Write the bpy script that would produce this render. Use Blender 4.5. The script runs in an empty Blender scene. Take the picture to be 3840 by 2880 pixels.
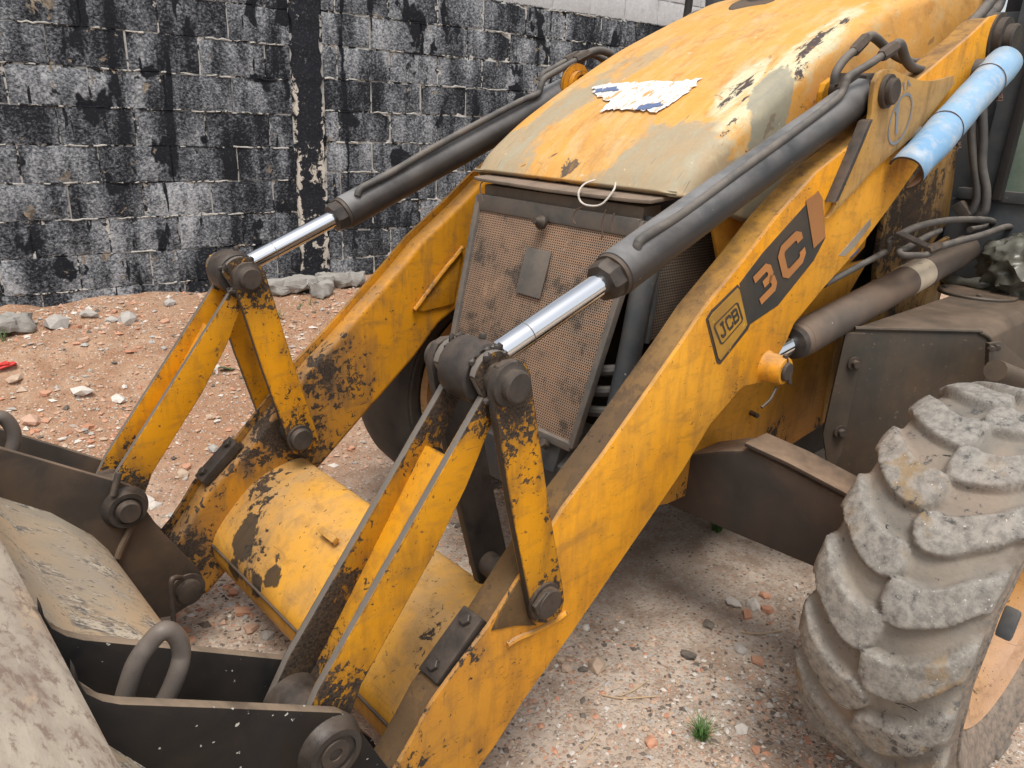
import bpy, bmesh, math, random
import numpy as np
from mathutils import Vector, Matrix, noise as mn
random.seed(7); rng = np.random.default_rng(7)
sc = bpy.context.scene
COL = sc.collection

# ------------------------------------------------------------------ camera
cam = bpy.data.objects.new('camera', bpy.data.cameras.new('camera')); COL.objects.link(cam)
cam.data.sensor_width = 36; cam.data.lens = 26.69; cam.data.clip_end = 500; cam.data.clip_start = .05
RC = Matrix(((-0.7350801,0.6766256,0.0428370),(0.1969364,0.2735548,-0.9414796),(-0.6487474,-0.6836268,-0.3343369)))
cam.matrix_world = Matrix.Translation(Vector((0.86305,1.42696,1.54000))) @ Matrix((RC[0], -RC[1], -RC[2])).transposed().to_4x4()
sc.camera = cam

# ------------------------------------------------------------------ light
SUN_EL, SUN_AZ = math.radians(66), math.radians(52)      # azimuth measured from +X towards +Y
w = bpy.data.worlds.new('World'); sc.world = w; w.use_nodes = True
nt = w.node_tree; nt.nodes.clear()
sky = nt.nodes.new('ShaderNodeTexSky'); sky.sky_type = 'NISHITA'; sky.sun_disc = False
sky.sun_elevation = SUN_EL; sky.sun_rotation = math.pi/2 - SUN_AZ; sky.dust_density = 3.5; sky.air_density = 1.2
hs = nt.nodes.new('ShaderNodeHueSaturation'); hs.inputs['Saturation'].default_value = .28
bg = nt.nodes.new('ShaderNodeBackground'); bg.inputs['Strength'].default_value = .13
wo = nt.nodes.new('ShaderNodeOutputWorld')
nt.links.new(sky.outputs[0], hs.inputs['Color']); nt.links.new(hs.outputs[0], bg.inputs[0]); nt.links.new(bg.outputs[0], wo.inputs[0])
sl = bpy.data.lights.new('sun', 'SUN'); sl.energy = 1.55; sl.angle = math.radians(22); sl.color = (1, .96, .9)
so = bpy.data.objects.new('sun', sl); COL.objects.link(so); so.location = (2, 3, 8)
sd = Vector((math.cos(SUN_EL)*math.cos(SUN_AZ), math.cos(SUN_EL)*math.sin(SUN_AZ), math.sin(SUN_EL)))
so.rotation_euler = sd.to_track_quat('Z', 'Y').to_euler()
vs = sc.view_settings; vs.view_transform = 'Standard'; vs.look = 'None'; vs.exposure = .6; vs.gamma = 1; vs.use_curve_mapping = False
sc.render.film_transparent = False

# ------------------------------------------------------------------ material builder
class Mat:
    def __init__(s, name):
        s.m = bpy.data.materials.new(name); s.m.use_nodes = True
        s.t = s.m.node_tree; s.t.nodes.clear(); s.L = s.t.links
        s.out = s.n('OutputMaterial'); s.b = s.n('BsdfPrincipled'); s.L.new(s.b.outputs[0], s.out.inputs[0])
        s.geo = s.n('NewGeometry'); s.pos = s.geo.outputs['Position']
    def n(s, k): return s.t.nodes.new('ShaderNode'+k)
    def put(s, sock, v):
        if hasattr(v, 'links'): s.L.new(v, sock)
        elif isinstance(v, (tuple, list)) and len(v) == 3 and len(sock.default_value) == 4: sock.default_value = (*v, 1)
        else: sock.default_value = v
    def vec(s, sx=1, sy=1, sz=1, off=0, rot=None):
        q = s.n('Mapping'); s.L.new(s.pos, q.inputs[0]); q.inputs['Scale'].default_value = (sx, sy, sz); q.inputs['Location'].default_value = (off, off*.7, off*1.3)
        if rot: q.inputs['Rotation'].default_value = rot
        return q.outputs[0]
    def noise(s, scale, det=5, ro=.6, dist=0, v=None, off=0):
        q = s.n('TexNoise'); q.inputs['Scale'].default_value = scale; q.inputs['Detail'].default_value = det; q.inputs['Roughness'].default_value = ro; q.inputs['Distortion'].default_value = dist
        if v is None and off: v = s.vec(off=off)
        s.L.new(v if v is not None else s.pos, q.inputs['Vector']); return q.outputs['Fac']
    def vor(s, scale, v=None, feat='F1', out='Distance'):
        q = s.n('TexVoronoi'); q.feature = feat; q.inputs['Scale'].default_value = scale
        s.L.new(v if v is not None else s.pos, q.inputs['Vector']); return q.outputs[out]
    def math(s, op, a, b=0., c=False):
        q = s.n('Math'); q.operation = op; s.put(q.inputs[0], a); s.put(q.inputs[1], b); q.use_clamp = c; return q.outputs[0]
    def add(s, a, b): return s.math('ADD', a, b)
    def mul(s, a, b): return s.math('MULTIPLY', a, b)
    def mx(s, a, b): return s.math('MAXIMUM', a, b)
    def mr(s, v, a, b, c=0., d=1.):
        q = s.n('MapRange'); q.inputs[1].default_value = a; q.inputs[2].default_value = b; q.inputs[3].default_value = c; q.inputs[4].default_value = d
        s.put(q.inputs[0], v); return q.outputs[0]
    def mix(s, f, a, b):
        q = s.n('Mix'); q.data_type = 'RGBA'; s.put(q.inputs[0], f); s.put(q.inputs[6], a); s.put(q.inputs[7], b); return q.outputs[2]
    def up(s):
        q = s.n('SeparateXYZ'); s.L.new(s.geo.outputs['Normal'], q.inputs[0]); return q.outputs[2]
    def xyz(s):
        q = s.n('SeparateXYZ'); s.L.new(s.pos, q.inputs[0]); return q.outputs
    def near(s, pts):
        r = None
        for p, rad in pts:
            q = s.n('VectorMath'); q.operation = 'DISTANCE'; s.L.new(s.pos, q.inputs[0]); q.inputs[1].default_value = p
            v = s.mr(q.outputs['Value'], 0, rad, 1, 0); r = v if r is None else s.mx(r, v)
        return r
    def ell(s, c, rx, ry, rz=9., rot=0.):
        q = s.n('Mapping'); q.vector_type = 'TEXTURE'; s.L.new(s.pos, q.inputs[0]); q.inputs['Location'].default_value = c; q.inputs['Rotation'].default_value = (0, 0, rot); q.inputs['Scale'].default_value = (rx, ry, rz)
        l = s.n('VectorMath'); l.operation = 'LENGTH'; s.L.new(q.outputs[0], l.inputs[0]); return s.math('SUBTRACT', 1., l.outputs['Value'])
    def edge(s, r=.008):
        q = s.n('Bevel'); q.samples = 4; q.inputs[0].default_value = r
        d = s.n('VectorMath'); d.operation = 'DOT_PRODUCT'; s.L.new(q.outputs[0], d.inputs[0]); s.L.new(s.geo.outputs['Normal'], d.inputs[1])
        return s.mr(d.outputs['Value'], .99, .8)
    def done(s, col, rough=.6, metal=0., bump=None, bs=.3, bd=.003, spec=.5):
        s.put(s.b.inputs['Base Color'], col); s.put(s.b.inputs['Roughness'], rough); s.put(s.b.inputs['Metallic'], metal); s.b.inputs['Specular IOR Level'].default_value = spec
        if bump is not None:
            q = s.n('Bump'); q.inputs['Strength'].default_value = bs; q.inputs['Distance'].default_value = bd
            s.L.new(bump, q.inputs['Height']); s.L.new(q.outputs[0], s.b.inputs['Normal'])
        return s.m

TAN = (.36, .25, .16); GREASE = (.022, .017, .014); BROWN = (.12, .075, .045)
def paint(name, base=(.60,.27,.014), chip=.62, grime=.35, pts=None, dust=.5, edge=.5, fade=(.66,.36,.07), scale=34, dustcol=TAN, rough=.48, gk=.30, flake=1., gcol=BROWN):
    m = Mat(name)
    n1 = m.noise(scale, 7, .68, .5); n2 = m.noise(6.5, 4, .6); n3 = m.noise(2.2, 3, .5, off=3.7); fine = m.noise(210, 3, .6)
    g = m.near(pts) if pts else 0.
    st = m.noise(16, 6, .65, .2, v=m.vec(1.6, 1.6, .35, 1.1))
    mm = m.add(m.add(m.mul(n1, .62), m.mul(n2, .38)), m.mul(g, gk)) if pts else m.add(m.mul(n1, .62), m.mul(n2, .38))
    if edge: 
        e = m.edge(); mm = m.add(mm, m.mul(e, .16*edge))
    c = m.mix(m.mr(n3, .35, .65), base, fade)
    c = m.mix(m.mul(m.mr(n2, .4, .7), .35), c, (base[0]*.72, base[1]*.66, base[2]*.8))
    gr = m.add(m.mr(m.add(m.mul(st, .6), m.mul(n2, .4)), .47, .68, 0, grime), m.mul(g, grime*1.1) if pts else 0.)
    c = m.mix(m.math('MINIMUM', gr, .92), c, gcol)
    if dust:
        u = m.mr(m.up(), .25, .95); d = m.mul(u, m.mr(n2, .25, .62)); c = m.mix(m.mul(d, dust), c, dustcol)
    ch = m.mr(mm, chip, chip+.018)
    dk = m.mix(m.mr(fine, .35, .65), (.018, .015, .014), (.055, .042, .034))
    c = m.mix(ch, c, dk)
    sp = m.mr(m.noise(75, 2, .5, off=9), .68, .72); c = m.mix(m.mul(sp, .75), c, (.07, .045, .03))
    fl = m.mr(m.add(m.noise(105, 5, .72, .4, v=m.vec(.7, 1, 1.5, off=3, rot=(0, .6, 0))), m.mul(m.math('SUBTRACT', n2, .5), .35*flake)), .665, .69); c = m.mix(m.mul(fl, .85), c, (.045, .032, .024))
    sm = m.mr(m.noise(13, 6, .7, .5, v=m.vec(.7, 1, 2.2, off=6, rot=(0, -.7, 0))), .52, .72); c = m.mix(m.mul(sm, .38*flake), c, (.16, .09, .04))
    hl = m.mx(m.mr(m.noise(9, 3, .6, v=m.vec(1, 1, 26, off=8, rot=(0, .75, 0))), .70, .72), m.mr(m.noise(8, 3, .6, v=m.vec(24, 1, 1, off=4, rot=(0, .25, 0))), .71, .73)); c = m.mix(m.mul(hl, .5), c, (.12, .08, .05))
    c = m.mix(m.mul(m.mr(fine, .3, .7), .12), c, (.25, .15, .06))
    b = m.add(m.mul(ch, -.8), m.mul(fine, .25))
    return m.done(c, m.mr(m.add(m.mul(fine, .3), gr), 0, .9, rough, .75), 0, b, .35, .0016, .22)

def dirty(name, base, dirt, amt=.5, dust=.5, dustcol=TAN, rough=.5, scale=12, specks=None, fine=.1, pts=None, gcol=GREASE, bump=.3, spec=.4, stretch=(1,1,1), speckt=.72):
    m = Mat(name)
    n1 = m.noise(scale, 6, .65, .3, v=m.vec(*stretch)); n2 = m.noise(scale*5, 4, .6); n3 = m.noise(3, 3, .55, off=2.)
    c = m.mix(m.mr(n1, .5-.25, .5+.2, 0, 1), base, tuple(min(1, k*1.5+.01) for k in base))
    c = m.mix(m.mul(m.mr(m.add(m.mul(n1, .55), m.mul(n3, .45)), .43, .62), amt), c, dirt)
    if pts: c = m.mix(m.mr(m.add(m.near(pts), m.mul(n1, .6)), .55, .75), c, gcol)
    if dust: c = m.mix(m.mul(m.mul(m.mr(m.up(), .1, .95), m.mr(n1, .2, .6)), dust), c, dustcol)
    if specks: c = m.mix(m.mr(m.noise(70, 2, .5, off=5), speckt, speckt+.02), c, specks)
    c = m.mix(m.mul(m.mr(n2, .3, .7), fine), c, (.02, .018, .016))
    return m.done(c, m.mr(n1, .3, .7, rough-.08, rough+.15), 0, m.add(m.mul(n1, .6), m.mul(n2, .4)), bump, .002, spec)

UP = (0.0000,.475,1.0939); LOW = (-0.1255,.475,0.5880); BUP = (0.3791,.475,0.5220); DF = Vector((0, -1.05, 0))     # link pins of the near linkage, and the step to the far one
def gp(near=True, k=1.):
    o = Vector((0,0,0)) if near else DF
    return [((Vector(UP)+o)[:], .17*k), ((Vector(LOW)+o)[:], .15*k), ((Vector(BUP)+o)[:], .2*k)]
M = {}
M['arm'] = paint('arm_yellow', base=(.78,.32,.005), fade=(.80,.37,.032), chip=.73, grime=.46, flake=1.2, pts=[((-.07,.49,.60), .16), ((.16,.49,.40), .30), ((.05,.49,.50),.16)], dust=.75, edge=.5, gk=.23, scale=48)
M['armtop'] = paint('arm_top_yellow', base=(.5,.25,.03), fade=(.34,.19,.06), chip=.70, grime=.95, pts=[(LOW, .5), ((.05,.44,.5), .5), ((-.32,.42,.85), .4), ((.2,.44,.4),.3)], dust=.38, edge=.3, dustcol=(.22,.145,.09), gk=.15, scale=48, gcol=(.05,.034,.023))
M['arm_far'] = paint('far_arm_yellow', base=(.66,.27,.006), fade=(.60,.26,.015), chip=.603, grime=.7, pts=[((-.125,-.62,.588), .30), ((-.28,-.62,.72), .22), ((.22,-.62,.3), .3)], dust=.6, edge=1., scale=52, gk=.15, flake=1.4)
M['link'] = paint('link_yellow', base=(.66,.28,.004), fade=(.60,.265,.006), chip=.592, grime=.6, pts=gp(True, .95), dust=.15, edge=.9, scale=64, gk=.22, gcol=(.09,.05,.02), flake=1.1)
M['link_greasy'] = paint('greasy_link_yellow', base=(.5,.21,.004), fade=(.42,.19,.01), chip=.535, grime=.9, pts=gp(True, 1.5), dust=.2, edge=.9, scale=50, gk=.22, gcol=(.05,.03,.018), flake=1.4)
M['link_far'] = paint('far_link_yellow', base=(.66,.28,.004), fade=(.60,.265,.006), chip=.588, grime=.55, pts=gp(False, 1.), dust=.25, edge=.9, scale=64, gk=.17, gcol=(.08,.048,.025), flake=1.2)
M['tube'] = paint('torque_tube_yellow', base=(.72,.33,.012), fade=(.70,.35,.05), chip=.675, grime=.6, flake=1.3, pts=[((-.02,-.58,.43), .25), ((.1,-.42,.33),.16), ((.12,-.33,.27),.12), ((0,.38,.45), .2)], dust=.7, edge=.2, scale=40, dustcol=(.52,.33,.15), gk=.2)
def figure(mat):
    """worn black figure decal on the cross tube"""
    m = Mat.__new__(Mat); m.m = mat; m.t = mat.node_tree; m.L = m.t.links; m.geo = m.n('NewGeometry'); m.pos = m.geo.outputs['Position']
    bs = [q for q in m.t.nodes if q.type == 'BSDF_PRINCIPLED'][0]; old = bs.inputs['Base Color'].links[0].from_socket
    e = m.near([((0.09,-0.476,0.332), .085), ((0.115,-0.472,0.266), .06), ((0.125,-0.328,0.284), .045), ((0.115,-0.277,0.336), .05), ((0.07,-0.323,0.412), .03), ((0.09,-0.303,0.378), .03), ((0.06,-0.499,0.364), .06)])
    f = m.mr(m.add(e, m.mul(m.math('SUBTRACT', m.noise(22, 6, .68, .5), .5), 1.1)), .30, .36)
    m.L.new(m.mix(m.mul(f, .9), old, (.035,.030,.026)), bs.inputs['Base Color'])
figure(M['tube'])
M['chassis'] = paint('chassis_yellow', base=(.70,.29,.010), fade=(.70,.34,.06), chip=.74, grime=.42, pts=[((-1.0,.3,.47), .3), ((-1.45,.3,.5), .25), ((-1.85,.3,.5), .3)], dust=.4, edge=.5)
M['cowl'] = paint('cowl_yellow', base=(.52,.27,.04), fade=(.40,.25,.10), chip=.70, grime=.75, pts=[((-2.3,.3,1.2), .7)], dust=.4, edge=.3)
M['bolt'] = dirty('rusty_brown_steel', (.030,.024,.020), (.085,.056,.038), .7, .4, (.2,.145,.1), rough=.55, scale=30)
M['grease'] = dirty('black_grease', (.022,.018,.016), (.06,.045,.035), .7, .35, (.16,.115,.08), rough=.42, scale=26, bump=.8)
M['steel'] = dirty('bare_worn_steel', (.10,.085,.075), (.05,.04,.033), .6, .2, rough=.42, scale=30)
M['edge_steel'] = dirty('scuffed_steel_edge', (.12,.105,.09), (.05,.038,.03), .7, .5, (.24,.2,.165), rough=.5, scale=18)
M['cyl'] = dirty('black_cylinder_paint', (.018,.018,.019), (.06,.042,.030), .7, .9, (.25,.245,.24), rough=.42, scale=6, specks=(.22,.19,.15), speckt=.75, bump=.1)
M['cyl_brown'] = dirty('brown_dusty_cylinder', (.07,.056,.046), (.19,.115,.07), .7, .6, (.22,.16,.115), rough=.6, scale=5, specks=(.4,.36,.3), speckt=.77, bump=.12)
M['hose'] = dirty('hose_rubber', (.045,.043,.042), (.14,.105,.075), .45, .6, (.24,.21,.175), rough=.6, scale=14, bump=.12)
M['bucket_dark'] = dirty('bucket_black_steel', (.008,.008,.009), (.045,.031,.020), .45, .9, (.40,.30,.21), rough=.6, spec=.18, scale=7, specks=(.50,.48,.44), speckt=.705, pts=[(BUP, .16), (((Vector(BUP)+DF))[:], .16)])
M['bucket_far'] = dirty('bucket_brown_steel', (.035,.027,.021), (.115,.07,.04), .85, .8, (.28,.2,.14), rough=.6, scale=6)
M['axle'] = dirty('axle_brown_steel', (.028,.022,.018), (.075,.045,.028), .8, .9, (.28,.19,.125), rough=.65, scale=7)
M['tank'] = dirty('tank_brown_dust', (.030,.028,.022), (.105,.064,.036), .85, .85, (.19,.135,.095), rough=.55, scale=4, bump=.15, fine=.3, specks=(.14,.10,.07), speckt=.70, stretch=(1,1,.5))
M['dark'] = dirty('engine_bay_black', (.012,.011,.011), (.03,.022,.017), .6, .3, rough=.7)
M['frame'] = dirty('charcoal_frame_paint', (.045,.05,.055), (.09,.075,.06), .6, .6, (.19,.16,.13), rough=.55, scale=16, specks=(.3,.28,.25))
M['frame_dusty'] = dirty('dusty_charcoal_frame', (.085,.078,.070), (.17,.125,.09), .75, .7, (.24,.19,.145), rough=.7, scale=16)
M['plate_dusty'] = dirty('dusty_brown_plate', (.11,.085,.062), (.21,.15,.105), .8, .7, (.28,.2,.145), rough=.7, scale=14)
M['farTyre'] = dirty('smooth_black_tyre', (.030,.028,.026), (.10,.07,.05), .55, .5, (.26,.19,.14), rough=.62, scale=8, stretch=(1,1,1), bump=.35)

def chrome():
    m = Mat('chrome_rod'); n = m.noise(30, 3, .5, v=m.vec(.6, 2, .6))
    return m.done((.80, .81, .83), m.mr(n, .3, .7, .06, .14), 1.)
M['chrome'] = chrome()
def bucket_sheet():
    m = Mat('scratched_bucket_sheet')
    st = m.noise(9, 8, .7, .3, v=m.vec(.45, 1.6, 1.2, rot=(0,0,.5))); n2 = m.noise(3.2, 4, .6); f = m.noise(60, 4, .65, v=m.vec(.4, 1.4, 1))
    c = m.mix(m.mr(n2, .4, .62), (.56,.42,.27), (.42,.36,.28))
    c = m.mix(m.mr(st, .52, .60), c, (.15,.145,.14))
    c = m.mix(m.mr(m.add(m.mul(st, .5), m.mul(f, .5)), .53, .58), c, (.62,.54,.42))
    c = m.mix(m.mr(f, .62, .66), c, (.07,.06,.05))
    return m.done(c, m.mr(st, .3, .7, .42, .65), 0, m.add(m.mul(st, .6), m.mul(f, .4)), .25, .002)
M['bsheet'] = bucket_sheet()
def beam_mat():
    m = Mat('dusty_bucket_rail')
    n1 = m.noise(10, 8, .72, .5, v=m.vec(1, .5, 1)); n2 = m.noise(70, 5, .72, .3, v=m.vec(1, .45, 1)); n3 = m.noise(3.4, 4, .6)
    c = m.mix(m.mr(n1, .38, .6), (.47,.40,.315), (.31,.25,.20))
    c = m.mix(m.mr(m.add(m.mul(n1,.5), m.mul(n3,.5)), .50, .58), c, (.56,.41,.27))
    c = m.mix(m.mr(m.add(m.mul(n2,.55), m.mul(n1,.45)), .55, .60), c, (.66,.62,.53))
    c = m.mix(m.mr(m.add(m.mul(n2,.7), m.mul(n1,.3)), .50, .58), c, (.24,.175,.135)); c = m.mix(m.mul(m.mr(m.noise(10, 3, .6, v=m.vec(18, 1, 1, off=2, rot=(0,0,.3))), .68, .70), .6), c, (.5,.45,.39))
    return m.done(c, .62, 0, m.add(m.mul(n1, .6), m.mul(n2, .5)), .4, .003)
M['beam'] = beam_mat()
def tyre_mat():
    m = Mat('dusty_tread_rubber')
    n1 = m.noise(9, 6, .65, .3); n2 = m.noise(55, 5, .7); n3 = m.noise(2.6, 3, .5, off=4); n4 = m.noise(160, 3, .6)
    c = m.mix(m.mr(n1, .38, .62), (.24,.205,.165), (.17,.155,.135))
    c = m.mix(m.mul(m.mr(n3, .52, .66), .55), c, (.36,.255,.18))
    a = m.n('Attribute'); a.attribute_name = 'lug'
    c = m.mix(m.mr(a.outputs['Fac'], 0, 1, 0, .65), c, m.mix(m.mr(n2, .4, .6), (.34,.32,.285), (.165,.16,.15)))
    sd = m.n('Attribute'); sd.attribute_name = 'side'; c = m.mix(m.mul(sd.outputs['Fac'], m.mr(n1, .2, .55, .3, .85)), c, m.mix(m.mr(n2, .4, .6), (.235,.18,.14), (.11,.095,.08)))
    br = m.mr(m.noise(4.5, 5, .65, .4, off=13), .58, .64); c = m.mix(m.mul(m.mul(br, a.outputs['Fac']), .7), c, (.27,.18,.085))
    c = m.mix(m.mr(m.add(m.mul(n2,.6), m.mul(n1,.4)), .575, .62), c, (.085,.08,.075))
    ck = m.mr(m.noise(16, 4, .7, .8, v=m.vec(1, 1, 5, off=3, rot=(.3, 0, 0))), .685, .70); c = m.mix(ck, c, (.03,.027,.025))
    c = m.mix(m.mul(m.mr(n4, .68, .72), a.outputs['Fac']), c, (.62,.57,.5))
    return m.done(c, .85, 0, m.add(m.mul(n2, .7), m.mul(n4, .4)), .6, .004, .2)
M['tyre'] = tyre_mat()
M['rim'] = paint('rim_orange_yellow', base=(.66,.33,.03), fade=(.45,.29,.20), chip=.66, grime=.7, dust=.3, edge=0, scale=26, gcol=(.30,.18,.115), flake=1.5)

def bonnet_mat():
    m = Mat('bonnet_paint')
    n1 = m.noise(14, 7, .68, .6); n2 = m.noise(4.2, 4, .6, .4); st = m.noise(11, 6, .7, .3, v=m.vec(.5, 2.2, .8)); f = m.noise(90, 4, .65)
    X = m.xyz()
    c = m.mix(m.mr(n2, .36, .64), (.68,.315,.05), (.65,.37,.125))
    gs = m.mr(m.add(m.mul(st, .6), m.mul(n2, .4)), .53, .62); c = m.mix(m.mul(gs, .45), c, (.40,.36,.24))
    rs = m.mr(m.add(m.mul(m.noise(19, 6, .7, .5, v=m.vec(.6, 1.6, 1, off=15)), .6), m.mul(n2, .4)), .50, .62); c = m.mix(m.mul(rs, .55), c, (.40,.17,.03))
    c = m.mix(m.mul(m.mr(st, .48, .66), .5), c, (.66,.45,.2))
    prim = m.mix(m.mr(st, .36, .64), (.37,.335,.235), (.28,.26,.20))
    wob = m.add(m.mul(m.math('SUBTRACT', n2, .5), 1.5), m.add(m.mul(m.math('SUBTRACT', n1, .5), 1.1), m.mul(m.math('SUBTRACT', st, .5), 1.2)))
    def patch(e, soft=.25, k=1.): return m.mr(m.add(e, m.mul(wob, k)), 0., soft)
    # bare primer along the nose, the far shoulder and the near shoulder
    nose = m.mx(m.ell((-.75,-.1,1.42), .20, .62), m.ell((-0.839,0.25,1.473), .115, .22))
    nose = m.mx(nose, m.ell((-0.845,0.11,1.494), .09, .12))
    nose = m.mx(nose, m.mr(X[2], 1.475, 1.425, -.7, 1.2))
    far = m.ell((-0.911,-0.333,1.534), .34, .09, rot=-.05)
    pm = m.mx(patch(nose, .16), patch(far, .3))
    keep = m.ell((-0.852,-0.121,1.508), .17, .20, rot=.15)                        # yellow tongue left on the nose
    pm = m.mul(pm, m.math('SUBTRACT', 1., patch(keep, .2, .6)))
    pm = m.mx(pm, m.mul(patch(m.ell((-1.257,-0.248,1.731), .22, .05, rot=0), .4, .8), .7))
    c = m.mix(m.mul(pm, m.mr(st, .40, .55, .95, .72)), c, prim)
    # pale scraped band with dark bare metal
    sc_ = m.mx(m.ell((-1.327,0.255,1.745), .46, .05, rot=.06), m.ell((-1.116,0.2,1.641), .16, .05, rot=.15))
    sm = patch(sc_, .3, .5)
    c = m.mix(m.mul(sm, m.mr(st, .36, .5)), c, (.62,.55,.36))
    dk = m.mr(m.add(m.mul(sc_, .16), m.noise(17, 7, .72, .3, v=m.vec(.4, 2.6, 1, off=2))), .615, .65)
    c = m.mix(m.mul(dk, m.mr(sc_, -.25, .05)), c, (.06,.042,.04))
    c = m.mix(patch(m.ell((-1.129,0.294,1.635), .12, .06, rot=.3), .10, .6), c, prim)
    nd = m.mr(m.add(m.mul(m.ell((-0.772,-0.132,1.454), .05, .17), .22), n1), .66, .70)
    c = m.mix(nd, c, (.10,.08,.06))
    rust = m.mr(m.add(m.mul(n1, .6), m.mul(n2, .4)), .565, .63); c = m.mix(m.mul(rust, m.mr(st, .4, .6, .1, .75)), c, (.50,.23,.05))
    c = m.mix(m.mr(n1, .70, .725), c, (.13,.085,.05))
    hl = m.mx(m.mr(m.noise(7, 3, .6, v=m.vec(1, 22, 1, off=8, rot=(0, 0, .35))), .69, .71), m.mr(m.noise(6, 3, .6, v=m.vec(1, 18, 1, off=3, rot=(0, 0, -.5))), .70, .72)); c = m.mix(m.mul(hl, .55), c, (.16,.10,.06))
    ed = m.mr(m.noise(26, 6, .7, off=6), .655, .685); c = m.mix(m.mul(ed, .8), c, (.62,.55,.38))
    c = m.mix(m.mul(m.mr(f, .35, .65), .14), c, (.2,.14,.08))
    return m.done(c, m.mr(n2, .3, .7, .58, .78), 0, m.add(m.mul(f, .3), m.mul(n1, .4)), .22, .0016, .35)
M['bonnet'] = bonnet_mat()

def grille_mat():
    m = Mat('perforated_sheet'); 
    q = m.n('VectorMath'); q.operation = 'MULTIPLY'; m.L.new(m.pos, q.inputs[0]); q.inputs[1].default_value = (0, 1, 1)
    # hexagonal hole grid in the panel's own plane (y, z)
    X = m.xyz(); p = .0074
    def grid(oy, oz):
        a = m.math('PINGPONG', m.add(m.mul(X[1], 1/p), oy+200), .5); b = m.math('PINGPONG', m.add(m.mul(X[2], 1/(p*1.732)), oz+200), .5)
        a = m.mul(a, a); b = m.mul(m.mul(b, b), 3.); return m.math('SQRT', m.add(a, b))
    d = m.math('MINIMUM', grid(0, 0), grid(.5, .5))
    hole = m.mr(d, .26, .33, 1, 0)
    n1 = m.noise(7, 5, .6); n2 = m.noise(26, 5, .65)
    c = m.mix(m.mr(n1, .38, .62), (.34,.215,.14), (.24,.165,.115))
    c = m.mix(m.mul(m.mr(m.add(m.mul(n2,.5),m.mul(n1,.5)), .52, .6), .8), c, (.075,.062,.052))
    clog = m.mr(m.add(m.mul(n2,.6), m.mul(m.noise(5,3,.5,off=8),.4)), .60, .64)
    hole = m.mul(hole, m.math('SUBTRACT', 1., clog))
    c = m.mix(hole, c, (.010,.009,.008))
    return m.done(c, .75, 0, m.mul(hole, -1.), .4, .003, .25)
M['perf'] = grille_mat()
def side_perf():
    m = Mat('dark_side_mesh'); X = m.xyz(); p = .0078
    a = m.math('PINGPONG', m.add(m.mul(X[0], 1/p), 200), .5); b = m.math('PINGPONG', m.add(m.mul(X[2], 1/p), 200), .5)
    d = m.math('SQRT', m.add(m.mul(a, a), m.mul(b, b))); h = m.mr(d, .30, .36, 1, 0); n = m.noise(9, 4, .6)
    return m.done(m.mix(h, m.mix(m.mr(n, .4, .6), (.13,.105,.08), (.20,.15,.11)), (.009,.008,.008)), .75, 0, m.mul(h, -1.), .4, .003)
M['perf_side'] = side_perf()
def flat(name, col, rough=.55, wear=.25, wcol=(.5,.25,.03), wt=.6, scale=30):
    m = Mat(name); n = m.noise(scale, 7, .7, .3); n2 = m.noise(7, 4, .6)
    c = m.mix(m.mul(m.mr(n2, .4, .65), wear), col, BROWN)
    c = m.mix(m.mr(m.add(m.mul(n, .65), m.mul(n2, .35)), wt, wt+.015), c, wcol)
    return m.done(c, rough, 0, n, .1, .001, .35)
M['decal_black'] = flat('worn_black_decal', (.036,.036,.032), wear=.35, wt=.645)
M['decal_yellow'] = flat('dirty_yellow_decal', (.50,.26,.03), wear=.45, wcol=(.6,.36,.03), wt=.62)
M['decal_orange'] = flat('faded_orange_letter', (.46,.19,.055), wear=.25, wcol=(.55,.27,.02), wt=.62)
M['decal_stripe'] = flat('faded_brown_orange_stripe', (.36,.155,.05), wear=.3, wcol=(.55,.27,.02), wt=.65)
M['stencil'] = flat('grey_blue_stencil_paint', (.20,.22,.24), wear=.2, wcol=(.55,.29,.05), wt=.64)
M['tape'] = flat('dusty_grey_tape', (.30,.26,.2), wear=.5, wcol=(.5,.28,.05), wt=.66)
M['blue_mark'] = flat('blue_paint_mark', (.05,.07,.16), wt=.66)
M['white_label'] = flat('stained_cream_label', (.52,.44,.33), wear=.3, wcol=(.09,.06,.05), wt=.625, scale=44)
def sticker():
    m = Mat('torn_white_sticker'); n = m.noise(26, 7, .72, .6, v=m.vec(.5, 1.9, 1, off=5.3, rot=(0,0,.9))); n2 = m.noise(7, 4, .6)
    c = m.mix(m.mr(n2, .4, .7), (.74,.72,.70), (.60,.57,.53))
    c = m.mix(m.mr(n, .56, .585), c, (.55,.31,.10)); c = m.mix(m.mr(m.noise(50, 5, .7, off=3, v=m.vec(.4,2,1)), .655, .68), c, (.2,.13,.1))
    return m.done(c, .55, 0, n, .2, .001)
M['sticker'] = sticker()
M['stick_blue'] = flat('blue_sticker_print', (.11,.15,.27), wear=.2, wcol=(.7,.68,.65), wt=.545)
def pvc():
    m = Mat('sky_blue_pvc'); n = m.noise(9, 5, .65, .3); n2 = m.noise(40, 5, .65); n3 = m.noise(4, 3, .5, off=2)
    c = m.mix(m.mr(n3, .36, .62), (.17,.33,.52), (.28,.43,.575))
    c = m.mix(m.mul(m.mr(m.add(m.mul(n,.6), m.mul(n2,.4)), .47, .60), .8), c, (.42,.46,.49)); c = m.mix(m.mr(n2, .69, .72), c, (.35,.24,.17))
    return m.done(c, .5, 0, n2, .15, .001)
M['pvc'] = pvc()
M['pvc_in'] = dirty('dusty_pvc_inside', (.24,.19,.16), (.30,.22,.17), .6, .3, rough=.7)
M['pvc_edge'] = dirty('dark_cut_edge', (.045,.035,.03), (.08,.06,.05), .4, 0, rough=.7)
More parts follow.
